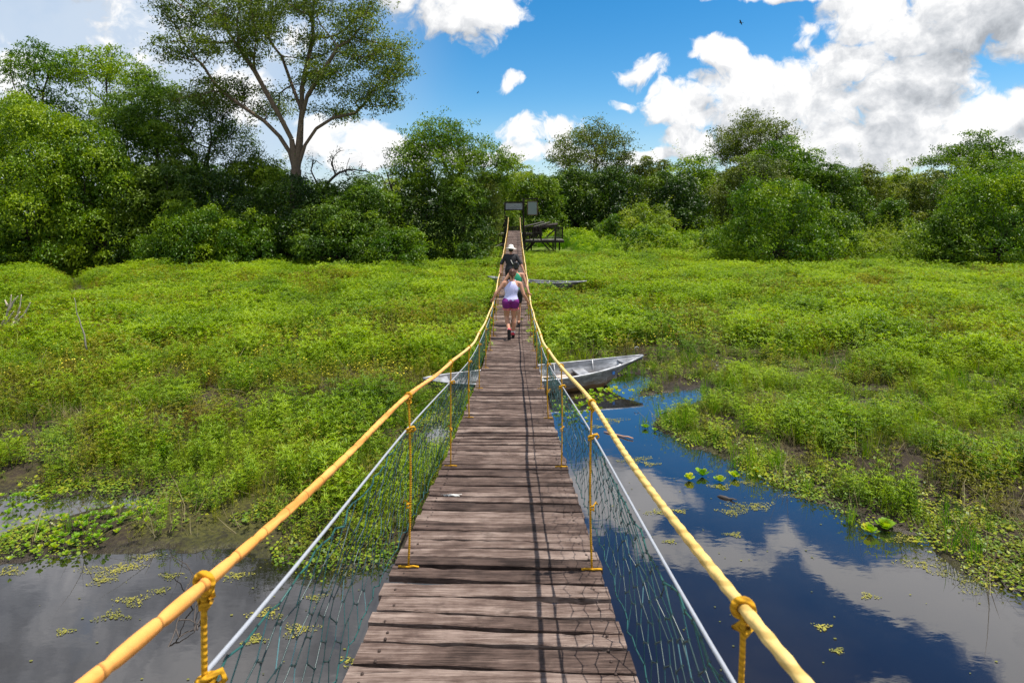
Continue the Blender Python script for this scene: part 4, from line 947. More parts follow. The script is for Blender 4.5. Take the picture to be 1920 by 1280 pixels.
def leafset(rng, P, D, Nn, L, W, tint, fold=.2):
    V, F = leaves(P, D, Nn, L*rng.uniform(.6, 1.25, len(P)), W*rng.uniform(.7, 1.2, len(P)), fold)
    return V, F, np.repeat(tint, 4)
def dense_crown(rng, rx, ry, z0, z1, leaf, dens=3.6, nl=46, drape=0, shoots=0, lumpr=.30, flat=0):
    nl = int(nl*1.7); lumpr *= .80
    """uneven crown of leafy lumps between heights z0 and z1"""
    cz_ = z0+(z1-z0)*(.45 if z0 < .5 else .5); rz = (z1-z0)*(.55 if z0 < .5 else .5)
    d = unit(rng.normal(0, 1, (nl, 3))); d[:, 2] = np.where(d[:, 2] < -.6, -d[:, 2], d[:, 2])
    rad = rng.uniform(.35, .98, nl)**.6*.90
    Cc = d*rad[:, None]*[rx, ry, rz]+[0, 0, cz_]
    Cc[:, 2] = np.maximum(Cc[:, 2], z0+.15*rz)
    R = lumpr*rng.uniform(.45, 1.35, nl)*min(rx, rz)*1.05
    keep = rng.random(nl) > .06; Cc, R = Cc[keep], R[keep]
    if z0 < .5:      # skirt of foliage reaching the ground
        q = max(8, nl//4); a = rng.uniform(0, 2*pi, q); e = rng.uniform(.7, .98, q); Cs = np.stack([np.cos(a)*rx*e, np.sin(a)*ry*e, rng.uniform(.06, .34, q)*(z1-z0)], 1)
        Cc = np.concatenate([Cc, Cs]); R = np.concatenate([R, lumpr*rng.uniform(.6, 1.1, q)*min(rx, rz)])
    nl = len(R)
    lt = rng.normal(.47, .20, nl)
    area = 2*rx*(z1-z0); n = int(dens*area/(leaf*leaf*.5*.5)); n = min(n, 90000)
    w = R**2; k = rng.choice(nl, n, p=w/w.sum())
    dd = unit(rng.normal(0, 1, (n, 3))+[0, -.2, .75]); rr_ = rng.uniform(.72, 1.08, n)*(1+.24*np.sin(dd[:, 0]*9+k)*np.cos(dd[:, 2]*8+k*2)*np.sin(dd[:, 1]*7+k*3))
    P = Cc[k]+dd*rr_[:, None]*R[k][:, None]*[1.15, 1.15, .9 if not drape else 1.25]
    # leaves buried inside other lumps are dropped
    for j in range(nl):
        q = np.linalg.norm(P-Cc[j], axis=1) < R[j]*.55
        P = P[~q]; k = k[~q]; dd = dd[~q]
    n = len(P)
    P[:, 2] = np.maximum(P[:, 2], z0*.9+.03)
    Nn = dd*.45+[0, 0, .55]+rng.normal(0, .5, (n, 3)); D = np.cross(Nn, rng.normal(0, 1, (n, 3)))+[0, 0, -.35-.5*drape]
    out = [leafset(rng, P, D, Nn, leaf, leaf*.52, np.clip(lt[k]+rng.normal(0, .12, n), 0, 1))]
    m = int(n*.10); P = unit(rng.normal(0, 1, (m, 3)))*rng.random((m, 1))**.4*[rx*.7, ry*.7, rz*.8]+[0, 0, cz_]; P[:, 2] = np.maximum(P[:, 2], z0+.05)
    out.append(leafset(rng, P, rng.normal(0, 1, (m, 3)), rng.normal(0, 1, (m, 3))+[0, 0, .5], leaf*1.3, leaf*.8, np.full(m, .25)))  # core leaves tinted darker: the crown's inner shade is painted into their colour
    SA = []; SB = []
    for s_i in range(shoots):            # long shoots breaking the outline, or vines hanging down
        j = rng.integers(nl); dn = drape and s_i % 2; u = unit(rng.normal(0, 1, 3)+[0, 0, 1.3 if not dn else .2]); p0 = Cc[j]+u*R[j]*.8
        Ls = rng.uniform(.5, 1.5)*leaf*8; g = u*[1, 1, 1]+[0, 0, .5] if not dn else np.array([rng.normal(0, .15), -.2, -1.2])
        m = 22; t = np.linspace(0, 1, m); Q = p0+unit(g)*Ls*t[:, None]+rng.normal(0, .03, (m, 3))
        SA += list(Q[:-1:3]); SB += list(np.roll(Q, -3, 0)[:-1:3][:len(Q[:-1:3])])
        a = np.arange(m)*2.4; D = np.stack([np.cos(a), np.sin(a), .3+t*0], 1)
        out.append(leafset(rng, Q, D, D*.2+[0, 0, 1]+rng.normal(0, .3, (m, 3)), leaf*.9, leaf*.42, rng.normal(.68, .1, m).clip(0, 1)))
    V = []; F = []; T = []; o = 0
    for v, f, t in out: V.append(v); F.append(f+o); T.append(t); o += len(v)
    return np.concatenate(V), np.concatenate(F), np.concatenate(T), Cc
def limbs(rng, Cc, h0, r0, lean=0):
    """a trunk that forks toward the crown's lumps"""
    A = []; B = []; ra = []; rb = []
    fork = np.array([lean*.3, 0, h0]); A.append([0, 0, -.2]); B.append(fork); ra.append(r0*1.25); rb.append(r0*.8)
    for c in Cc[rng.permutation(len(Cc))[:min(16, len(Cc))]]:
        p = fork.copy(); n = 5; r = r0*.55
        for q in range(n):
            t = (q+1)/n; e = fork+(c-fork)*t+[0, 0, -.06*np.linalg.norm(c-fork)*sin(pi*t)]+rng.normal(0, .05, 3)*np.linalg.norm(c-fork)*(t < 1)
            A.append(p); B.append(e); ra.append(r); r *= .72; rb.append(r); p = e
    return edges_mesh(A, B, np.array(ra), np.array(rb), 6)
def X_of(px, Y): return wx(px, Y)
def bush(name, label, cat, px, top, w, Y, mt, leaf, bot=None, seed=0, group=None, bark=M_bark2, depth=.8, **kw):
    rng = np.random.default_rng(1000+seed); X = X_of(px, Y); g = ground_z(X, Y).item(); h = (wz(top, Y)-g)*1.05; W = w*Y/1100*1.08
    z0 = 0.05 if bot is None else wz(bot, Y)-g
    o = empty(name, (X, Y, g)); V, F, T, Cc = dense_crown(rng, W/2, W/2*depth, z0, h, leaf, **kw)
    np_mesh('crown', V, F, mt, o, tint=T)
    tv, tf = limbs(rng, Cc, max(.3, z0+.15*(h-z0)), max(.05, .022*h))
    np_mesh('trunk', tv, tf, bark, o, smooth=True)
    return tag(o, label, cat, group)

def colonize(rng, start, Att, step, kill, iters=140, bias=(0, 0, .15)):
    par = [-1]+[(p[3] if len(p) > 3 else i_) for i_, p in enumerate(start[1:])]; nodes = [np.array(p[:3], float) for p in start]; Att = Att.copy()
    NA = np.array(nodes); d = np.linalg.norm(Att[:, None]-NA[None], axis=2); near = d.argmin(1); nd = d.min(1)
    for it in range(iters):
        if len(Att) == 0: break
        new = []; 
        for k in np.unique(near):
            sel = near == k; v = unit(Att[sel]-nodes[k]).mean(0)+np.array(bias)+rng.normal(0, .12, 3); v /= np.linalg.norm(v)+1e-9
            new.append((k, nodes[k]+v*step))
        i0 = len(nodes)
        for k, p in new: nodes.append(p); par.append(int(k))
        NP_ = np.array([p for _, p in new]); d = np.linalg.norm(Att[:, None]-NP_[None], axis=2); j = d.argmin(1); m = d.min(1)
        upd = m < nd; near = np.where(upd, j+i0, near); nd = np.minimum(nd, m)
        keep = nd > kill; Att = Att[keep]; near = near[keep]; nd = nd[keep]
    return np.array(nodes), np.array(par)
def skeleton_tree(name, label, px, Y, mt, bark, start, att, r_trunk, step=.5, kill=.7, leaf=.12, per=90, spread=(.6, .6, .32), seed=0, tip=.014, expo=2.1, cat='tree', leafy=1.0, group=None, sides=6):
    rng = np.random.default_rng(3000+seed); X = X_of(px, Y); g = ground_z(X, Y).item(); o = empty(name, (X, Y, g))
    A = att(rng); nodes, par = colonize(rng, start, A, step, kill)
    n = len(nodes); cnt = np.zeros(n); ch = np.bincount(par[1:], minlength=n)
    for i_ in range(n-1, 0, -1):
        if ch[i_] == 0: cnt[i_] = 1
        cnt[par[i_]] += cnt[i_]
    r = np.maximum(tip, r_trunk*(cnt/cnt[0])**(1/expo)); r[:len(start)] = np.maximum(r[:len(start)], tip*2)
    idx = np.arange(1, n); pa = par[1:]
    # relax the zigzag a little
    for _ in range(2):
        q = nodes.copy(); s = (ch[idx] == 1); c1 = {}
        for i_ in idx: c1[par[i_]] = i_
        for i_ in idx:
            if ch[i_] == 1 and i_ >= len(start): q[i_] = nodes[i_]*.5+.25*(nodes[par[i_]]+nodes[c1[i_]])
        nodes = q
    ra = np.minimum(r[pa], r[idx]*np.where(pa < len(start), 1.9, 1.3)); ra[:3] = r[pa][:3]; ra[0] *= 1.35
    V, F = edges_mesh(nodes[pa], nodes[idx], ra, r[idx], sides); np_mesh('trunk', V, F, bark, o, smooth=True)
    ends = np.where((ch == 0) | (cnt <= 5))[0]; ends = ends[ends >= len(start)]
    ends = ends[rng.random(len(ends)) < leafy]
    if per and len(ends):
        m = per*len(ends); k = np.repeat(ends, per); cl = rng.normal(0, 1, (n, 3))*.0
        sub = rng.normal(0, 1, (n, 5, 3))*np.array(spread)*.8          # small sprays inside every cluster
        j = rng.integers(0, 5, m); P = nodes[k]+sub[k, j]+rng.normal(0, 1, (m, 3))*np.array(spread)*.38+[0, 0, spread[2]*.3]
        D = rng.normal(0, 1, (m, 3))+[0, 0, -.2]; Nn = rng.normal(0, .55, (m, 3))+[0, 0, 1]
        lt = rng.normal(.5, .15, n)
        V, F, T = leafset(rng, P, D, Nn, leaf, leaf*.45, np.clip(lt[k]+rng.normal(0, .1, m), 0, 1)); np_mesh('crown', V, F, mt, o, tint=T)
    return tag(o, label, cat, group)
def dome(n, cx, cy_, cz_, rx, ry, rz, lo=.62, cut=-.25, wavy=.12):
    def f(rng):
        d = unit(rng.normal(0, 1, (n*3, 3))); d = d[d[:, 2] > cut][:n]; r = rng.uniform(lo**3, 1, len(d))**(1/3)
        r = r*(1+wavy*np.sin(d[:, 0]*5+1)*np.cos(d[:, 1]*4)); return d*r[:, None]*[rx, ry, rz]+[cx, cy_, cz_]
    return f
def both(*fs): return lambda rng: np.concatenate([f(rng) for f in fs])

# the great spreading tree
Yt = 38.0; u = Yt/1100; g0 = ground_z(X_of(556, Yt), Yt).item()
def tl(px, py): return ((px-556)*u, wz(py, Yt)-g0)
def blob_att(lst):
    """lst of px, py, half width px, half height px, depth offset, depth radius, count: lobes of the crown"""
    def f(rng):
        out = []
        for (px, py, rx, ry, dy, ry_d, n) in lst:
            x, z = tl(px, py); d = unit(rng.normal(0, 1, (n, 3))); r = rng.uniform(.35, 1, n)**.5
            out.append(d*r[:, None]*[rx*u, ry_d, ry*u]+[x, dy, z])
        return np.concatenate(out)
    return f
t0 = [(0, 0, -.2), (-.05, 0, 2.4), (-.08, 0, 4.6), (*(lambda q: (q[0], 0, q[1]))(tl(555, 318)),)]
for lm in [[(541, 285, .2), (520, 255, .4), (492, 226, .3), (455, 200, 0), (425, 176, -.4)], [(550, 262, -.3), (532, 222, -.6), (512, 180, -1.0), (492, 140, -1.2), (470, 108, -1.2)], [(560, 262, .4), (557, 210, .8), (560, 160, .6), (572, 110, .5), (580, 60, .8)],
           [(572, 272, 0), (590, 240, .3), (618, 218, .7), (660, 208, .9)], [(566, 232, -.2), (584, 186, -.8), (612, 150, -1.2), (640, 110, -1.4)], [(552, 200, 1.2), (530, 150, 1.6), (505, 90, 2.0)]]:
    pa_ = 3
    for (px_, py_, dy_) in lm:
        x_, z_ = tl(px_, py_); t0.append((x_, dy_, z_, pa_)); pa_ = len(t0)-1
skeleton_tree('spreading_tree', 'great spreading tree with forked pale trunk and wide airy crown against the sky', 556, Yt, L_big, M_bark, t0,
    blob_att([(345, 15, 55, 45, 0, 2.5, 60), (365, 100, 60, 30, -1, 2, 55), (440, 20, 80, 50, 1, 3, 75), (540, -20, 90, 50, 0, 3.5, 80), (640, 0, 80, 55, -1, 3, 70), (700, 70, 60, 55, 0, 3, 65), (730, 130, 42, 55, 1, 2.5, 60),
              (655, 150, 75, 45, -1.5, 2.5, 60), (700, 195, 60, 22, 0, 2.2, 42), (590, 95, 60, 50, 2, 3, 34), (470, 100, 60, 45, -2, 2.5, 40), (410, 165, 70, 35, 1, 2.5, 44), (375, 200, 40, 20, -1, 2, 22), (530, 60, 70, 60, -3, 2, 36), (480, 190, 40, 25, 3, 2, 18), (620, 205, 45, 15, 2, 2, 20)]),
    .36, step=.40, kill=.55, leaf=.19, per=70, spread=(.55, .55, .30), seed=1, tip=.020, expo=1.85)

# background trees: a few kinds, each with its own skeleton
Yc = 70
skeleton_tree('umbrella_tree', 'tall rounded tree with open yellowish crown behind the gate boards', 1112, 72, L_oliv, M_bark, [(0, 0, -.2), (0, 0, 3), (.2, 0, 6.2)],
    dome(260, 0, 0, 9.3, 5.3, 4.5, 4.6, .40, -.75), .30, .6, .8, .30, 60, (.80, .80, .42), 2, .025, 1.8)
skeleton_tree('umbrella_tree', 'round topped olive tree rising over the dark thicket right of centre', 1412, 72, L_oliv, M_bark, [(0, 0, -.2), (0, 0, 4), (.3, 0, 7.5)],
    dome(240, 0, 0, 10.6, 5.0, 4.0, 3.9, .4, -.75), .30, .6, .8, .30, 72, (.85, .85, .45), 3, .025, 1.8)
skeleton_tree('umbrella_tree', 'flat topped layered tree against clouds near the right edge', 1832, 62, L_mid, M_bark2, [(0, 0, -.2), (0, 0, 3), (.1, 0, 5.6)],
    both(dome(80, -.2, 0, 9.0, 3.0, 3, 2.0, .3, -.2), dome(70, 2.6, 0, 8.0, 3.0, 3, 1.5, .3, -.4), dome(36, -4.6, 0, 7.9, 1.8, 1.6, 1.0, .3, -.4)), .24, .55, .75, .28, 66, (.80, .8, .28), 4, .025, 1.8)
skeleton_tree('leafy_tree', 'broad dark tree with leaning trunks draped in vines left of the gate', 848, 39, L_mid, M_bark2, [(0, 0, -.2), (-.2, 0, 2), (-.1, 0, 4.0)],
    both(dome(230, -.7, 0, 6.6, 3.2, 2.5, 3.1, .3, -.7), dome(90, 2.9, 0, 5.9, 1.5, 1.4, 1.7, .3, -.7)), .18, .36, .5, .19, 84, (.5, .5, .32), 5, .014, 1.8)
for k_, (px, top, w, Y, sd, lb) in enumerate([(75, 75, 120, 41, 6, 'tall airy tree with feathery top at the far left skyline'), (200, 92, 150, 42, 7, 'tall airy tree, second from the left on the skyline'), (292, 130, 110, 42, 8, 'light green feathery tree between the skyline pair and the dark tree'),
                                          (12, 190, 110, 40, 9, 'airy tree at the very left edge of the photo')]):
    H = wz(top, Y)-.3; W = w*Y/1100
    skeleton_tree('feathery_tree', lb, px, Y, L_vine if k_ != 2 else L_mid, M_bark2, [(0, 0, -.2), (0, 0, H*.3), (.1, 0, H*.55)],
        both(dome(110, 0, 0, H-2.0, W/2, W/2, 2.0, .2, -.5), dome(90, 0, 0, H*.62, W*.65, W/2, 2.4, .3, -.5)), .13, .4, .55, .20, 62, (.50, .50, .15), sd, .014, 1.8)
skeleton_tree('dark_tree', 'dark open tree with see-through crown left of the great tree', 385, 41, L_dark, M_bark2, [(0, 0, -.2), (.1, 0, 3), (.0, 0, 5.0)],
    both(dome(150, 0, 0, 8.7, 3.4, 2.6, 3.3, .2, -.7), dome(60, 2.2, 0, 6.2, 2.8, 2, 1.8, .2, -.6)), .16, .38, .52, .18, 70, (.5, .5, .36), 10, .014, 1.8)
skeleton_tree('bare_tree', 'small nearly leafless tree with thin black twigs right of the great trunk', 600, 37, L_dark, M_bark2, [(0, 0, -.2), (.1, 0, 3.0), (.2, 0, 4.6)],
    both(dome(60, .7, 0, 6.0, 2.0, 1.5, 1.5, .2, -.5), dome(40, 2.8, 0, 5.5, 1.5, 1.2, .8, .2, -.6)), .10, .26, .34, .13, 6, (.2, .2, .14), 11, .011, leafy=.5)
skeleton_tree('bare_tree', 'thin leafless sapling standing left of the leafy gate tree', 748, 38, L_dark, M_bark2, [(0, 0, -.2), (-.1, 0, 2.4), (-.3, 0, 4.2)],
    dome(26, -.5, 0, 5.4, .8, .8, 1.0, .2, -.6), .06, .26, .34, .12, 4, (.2, .2, .12), 12, .010, leafy=.4)

G1 = 'bushes along the left bank'
B = bush
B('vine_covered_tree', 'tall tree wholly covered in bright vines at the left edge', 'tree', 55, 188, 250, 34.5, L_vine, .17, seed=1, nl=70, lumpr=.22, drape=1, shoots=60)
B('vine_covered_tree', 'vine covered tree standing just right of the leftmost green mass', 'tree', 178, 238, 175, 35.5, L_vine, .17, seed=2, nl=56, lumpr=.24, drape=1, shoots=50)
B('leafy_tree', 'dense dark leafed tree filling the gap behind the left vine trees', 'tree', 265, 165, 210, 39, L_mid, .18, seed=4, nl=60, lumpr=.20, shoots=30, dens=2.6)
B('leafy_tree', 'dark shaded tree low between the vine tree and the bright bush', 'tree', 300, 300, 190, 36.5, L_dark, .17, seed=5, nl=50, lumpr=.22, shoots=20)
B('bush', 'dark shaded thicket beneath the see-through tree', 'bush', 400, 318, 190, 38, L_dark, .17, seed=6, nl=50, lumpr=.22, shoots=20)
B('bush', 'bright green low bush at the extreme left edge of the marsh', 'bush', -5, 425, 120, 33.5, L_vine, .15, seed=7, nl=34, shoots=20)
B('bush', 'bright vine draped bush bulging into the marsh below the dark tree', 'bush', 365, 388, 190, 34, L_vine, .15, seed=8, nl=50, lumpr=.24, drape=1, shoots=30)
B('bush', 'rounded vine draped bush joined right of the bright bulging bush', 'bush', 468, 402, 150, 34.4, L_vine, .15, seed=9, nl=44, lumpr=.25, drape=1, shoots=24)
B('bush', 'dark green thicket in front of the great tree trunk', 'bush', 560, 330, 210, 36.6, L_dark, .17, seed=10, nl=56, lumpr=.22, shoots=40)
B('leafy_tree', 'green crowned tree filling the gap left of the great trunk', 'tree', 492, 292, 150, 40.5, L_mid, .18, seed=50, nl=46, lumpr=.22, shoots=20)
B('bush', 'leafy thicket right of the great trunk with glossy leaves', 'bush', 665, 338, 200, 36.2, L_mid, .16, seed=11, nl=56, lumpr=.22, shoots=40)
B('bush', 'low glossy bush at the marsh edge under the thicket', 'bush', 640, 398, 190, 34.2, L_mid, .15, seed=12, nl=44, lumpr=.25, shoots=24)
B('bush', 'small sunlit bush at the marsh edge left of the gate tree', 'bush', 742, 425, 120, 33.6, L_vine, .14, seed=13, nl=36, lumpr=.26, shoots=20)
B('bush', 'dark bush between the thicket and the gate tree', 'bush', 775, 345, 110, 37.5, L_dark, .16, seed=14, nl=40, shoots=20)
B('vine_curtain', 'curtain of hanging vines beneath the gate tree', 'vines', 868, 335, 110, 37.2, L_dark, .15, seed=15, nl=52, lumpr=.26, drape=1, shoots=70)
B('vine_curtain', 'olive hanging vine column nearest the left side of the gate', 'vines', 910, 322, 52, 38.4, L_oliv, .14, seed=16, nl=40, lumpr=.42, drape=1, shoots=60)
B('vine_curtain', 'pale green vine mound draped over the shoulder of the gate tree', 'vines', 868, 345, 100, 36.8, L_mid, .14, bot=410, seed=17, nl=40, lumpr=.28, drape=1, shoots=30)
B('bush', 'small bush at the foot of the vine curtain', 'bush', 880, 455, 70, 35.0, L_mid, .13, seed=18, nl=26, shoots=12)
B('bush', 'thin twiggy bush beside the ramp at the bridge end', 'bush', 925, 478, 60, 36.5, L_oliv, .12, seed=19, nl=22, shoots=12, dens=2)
# far side, right of the bridge
B('leafy_tree', 'bright yellow-green tree just left of the sign boards', 'tree', 965, 308, 95, 62, L_yell, .26, seed=21, nl=40, shoots=14)
B('bush', 'sunlit pale bush seen under the gate board', 'bush', 958, 392, 60, 54, L_yell, .2, seed=22, nl=26, shoots=12)
B('leafy_tree', 'rounded green tree directly behind the sign boards', 'tree', 1012, 328, 100, 60, L_mid, .24, seed=23, nl=46, lumpr=.24, shoots=14)
B('leafy_tree', 'dark dense tree right of the sign boards', 'tree', 1082, 312, 120, 64, L_dark, .26, seed=24, nl=50, lumpr=.22, shoots=14)
B('leafy_tree', 'dark wide tree below the tall rounded tree', 'tree', 1150, 318, 130, 61, L_dark, .26, seed=25, nl=54, lumpr=.2, shoots=10)
B('leafy_tree', 'pale olive tree topping the thicket right of the rounded tree', 'tree', 1222, 292, 100, 70, L_oliv, .28, seed=26, nl=46, lumpr=.2, shoots=10)
B('leafy_tree', 'yellowish tree with a fresh top in the middle of the right thicket', 'tree', 1302, 300, 120, 68, L_vine, .28, seed=27, nl=46, shoots=20)
B('leafy_tree', 'dark tree standing low before the yellowish tree', 'tree', 1262, 325, 130, 60, L_dark, .25, seed=28, nl=54, lumpr=.2, shoots=10)
B('leafy_tree', 'broad green tree under the round topped olive tree', 'tree', 1412, 292, 170, 62, L_oliv, .25, seed=29, nl=60, lumpr=.2, shoots=14)
B('leafy_tree', 'large sunlit green tree right of the round topped tree', 'tree', 1482, 262, 170, 66, L_vine, .27, seed=30, nl=60, lumpr=.2, shoots=24)
B('leafy_tree', 'mid green tree sloping down from the large sunlit tree', 'tree', 1560, 305, 130, 62, L_mid, .25, seed=31, nl=50, lumpr=.22, shoots=24)
B('leafy_tree', 'greyish feathery tree in the dip of the right skyline', 'tree', 1625, 312, 110, 66, L_oliv, .26, seed=32, nl=46, lumpr=.22, shoots=14, dens=2.6)
B('leafy_tree', 'yellow tinged tree left of the flat topped tree', 'tree', 1690, 318, 100, 68, L_yell, .27, seed=33, nl=40, lumpr=.22, shoots=10)
B('leafy_tree', 'olive tree beneath the left arm of the flat topped tree', 'tree', 1745, 325, 140, 58, L_oliv, .24, seed=34, nl=50, lumpr=.22, shoots=10)
B('leafy_tree', 'green tree at the base of the flat topped tree', 'tree', 1842, 290, 165, 58, L_mid, .24, seed=35, nl=50, lumpr=.22, shoots=14)
B('leafy_tree', 'green tree cut by the right edge of the photo', 'tree', 1935, 300, 130, 52, L_mid, .22, seed=36, nl=50, lumpr=.22, shoots=14)
B('bush', 'large bright bush with upright shoots standing in the right meadow', 'bush', 1455, 338, 225, 35.5, L_vine, .16, seed=41, nl=80, lumpr=.19, shoots=130, drape=1)
B('bush', 'large leafy bush filling the right edge of the meadow', 'bush', 1872, 318, 250, 34.5, L_vine, .16, seed=42, nl=86, lumpr=.19, shoots=130, drape=1)
B('bush', 'shaded lower bush leaning left from the right edge bush', 'bush', 1765, 405, 120, 34.2, L_mid, .15, seed=43, nl=40, shoots=50)
B('bush', 'low bush on the right shoulder of the big meadow bush', 'bush', 1560, 395, 110, 37, L_mid, .16, seed=44, nl=38, shoots=30)
B('bush', 'rounded pale bush halfway between platform and big meadow bush', 'bush', 1212, 386, 110, 52, L_yell, .2, seed=45, nl=36, shoots=24)
B('bush', 'small rounded bush touching the pale one on its left', 'bush', 1150, 405, 56, 52, L_vine, .18, seed=46, nl=24, shoots=12)
B('bush', 'green bush in tall grass below the pale rounded bush', 'bush', 1215, 425, 150, 45, L_vine, .17, seed=47, nl=44, shoots=40)
B('bush', 'little round ivy bush in the gap of the right thicket', 'bush', 1668, 370, 62, 56, L_vine, .18, seed=48, nl=26, shoots=8)
B('bush', 'weedy bush left of the big meadow bush', 'bush', 1335, 428, 90, 42, L_mid, .17, seed=49, nl=30, shoots=30)
for k_, (px, top, w, Y, mt, lb) in enumerate([(1250, 466, 200, 39, L_vine, 'weedy mound between the platform and the big bush'),
                                            (1640, 455, 180, 37, L_vine, 'bright weedy clump in the gap between the two large bushes'), (1660, 425, 150, 44, L_yell, 'pale reed clump in the gap behind the weedy clump'), (1690, 478, 90, 35.5, L_mid, 'low weeds at the foot of the right edge bush'),
                                            (1365, 480, 110, 35.5, L_mid, 'low weeds at the left foot of the big meadow bush')]):
    B('weed_clump', lb, 'weeds', px, top+7, w, Y, L_yell if k_ not in (3, 4) else L_vine, .15, seed=60+k_, nl=46, lumpr=.2, shoots=60, dens=2.6, depth=.5)

# row of distant trees closing the horizon (copies of three of their kind, turned and scaled)
protos = []
for k_ in range(4):
    rng = np.random.default_rng(900+k_); V, F, T, Cc = dense_crown(rng, 6.5, 5, .3, 10.5, .42, dens=3.2, nl=44, lumpr=.22, shoots=8)
    tv, tf = limbs(rng, Cc, 2.2, .28)
    protos.append((V, F, T, tv, tf, (L_mid, L_oliv, L_dark, L_yell)[k_]))
made = {}
row = [(-60, 90, 1.05, 'behind the vines of the left edge'), (90, 88, 1.05, 'behind the second vine tree'), (240, 92, .95, 'behind the dark left tree'), (380, 90, 1.0, 'behind the see-through tree'), (500, 94, .9, 'left of the great trunk'), (590, 96, .8, 'right of the great trunk'),
       (680, 98, .75, 'behind the nearly leafless tree'), (760, 95, .8, 'behind the thin sapling'), (850, 96, .85, 'behind the gate tree'), (930, 98, .85, 'left above the gate'), (1000, 95, .8, 'behind the upright board'), (1075, 92, .9, 'behind the dark tree by the boards'),
       (1150, 96, .85, 'behind the tall rounded tree'), (1230, 95, .9, 'behind the pale olive tree'), (1310, 92, .9, 'behind the yellowish thicket top'), (1390, 96, .95, 'behind the round topped tree'), (1470, 92, 1, 'behind the large sunlit tree'), (1550, 96, .9, 'behind the sloping tree'),
       (1625, 98, .82, 'in the lowest dip of the right skyline'), (1690, 96, .8, 'behind the yellow tinged tree'), (1760, 92, .85, 'under the left arm of the flat topped tree'), (1840, 94, .9, 'behind the flat topped tree'), (1930, 90, .95, 'at the right edge of the photo')]
for k_, (px, Y, s, wh) in enumerate(row):
    q = (k_*7+k_//3) % 4; X = X_of(px, Y); g = ground_z(X, Y).item()
    if q not in made:
        o = empty('distant_tree', (X, Y, g)); V, F, T, tv, tf, mt = protos[q]; np_mesh('crown', V, F, mt, o, tint=T); np_mesh('trunk', tv, tf, M_bark2, o, smooth=True); made[q] = o
    else: o = copy_tree(made[q])
    o.location = (X, Y, g); o.rotation_euler = (0, 0, k_*1.9); o.scale = (s*1.05, s*1.05, s*random.uniform(.92, 1.08)*.97)
    tag(o, 'small distant horizon tree '+wh, 'tree', 'distant trees closing the horizon')
# ------------------------------------------------------------------ the three walkers
def skin_mat(name, c):
    m, N = mat(name); pos = N.new('ShaderNodeTexCoord').outputs['Object']; n = N.noise(pos, 14, 4, .6)
    b = bsdf(N, N.mix(n, tuple(q*.85 for q in c), tuple(min(1, q*1.12) for q in c)), .5, .4); b.inputs['Subsurface Weight'].default_value = .08
    b.inputs['Subsurface Radius'].default_value = (.02, .008, .004); N.l.new(b.outputs[0], N.out.inputs[0]); return m
M_skin = skin_mat('tanned_skin', (.50, .25, .155)); M_skin2 = skin_mat('olive_skin', (.42, .20, .12))
M_white = simple('white_jersey_sky_tint', (.56, .56, .84), .8, .1, 30); M_purple = simple('purple_fabric', (.20, .012, .19), .75, .2, 25); M_pink = simple('pink_trim', (.85, .12, .22), .7)  # white top's base colour carries a painted lavender cast of blue sky light
M_greent = simple('green_fabric', (.005, .23, .12), .75, .2, 25); M_black = simple('black_fabric', (.014, .014, .017), .8, .4, 25); M_hat = simple('straw_white', (.74, .72, .66), .8, .12, 40)
M_hairb = simple('auburn_hair', (.085, .030, .016), .5, .5, 60); M_hairk = simple('black_hair', (.010, .008, .008), .45, .5, 60)
M_shoe = simple('red_trainer', (.55, .03, .05), .5); M_sole = simple('dark_rubber', (.02, .02, .022), .7); M_sock = simple('white_sock', (.75, .75, .75), .8); M_sand = simple('sandal_strap', (.05, .035, .03), .6)
M_eye = simple('eye_white', (.8, .8, .78), .3); M_lip = simple('lip', (.45, .13, .11), .5)
def loft(m, secs, n=20):
    """rings: (centre, rx, ry) stacked; closed ends"""
    vs = []; fs = []
    for (c, rx, ry) in secs:
        for i_ in range(n):
            a = 2*pi*i_/n; vs.append((c[0]+rx*cos(a), c[1]+ry*sin(a), c[2]))
    for j in range(len(secs)-1):
        for i_ in range(n): k2 = (i_+1) % n; fs.append((j*n+i_, j*n+k2, (j+1)*n+k2, (j+1)*n+i_))
    fs.append(tuple(range(n-1, -1, -1))); fs.append(tuple(range((len(secs)-1)*n, len(secs)*n))); m.add(vs, fs)
def fused(m, name, mt, parent, vox=.0085, sm_=4, dec=None):
    o = m.build(name, mt, parent); r = o.modifiers.new('fuse', 'REMESH'); r.mode = 'VOXEL'; r.voxel_size = vox; r.use_smooth_shade = True
    s = o.modifiers.new('soften', 'SMOOTH'); s.factor = .5; s.iterations = sm_; return o
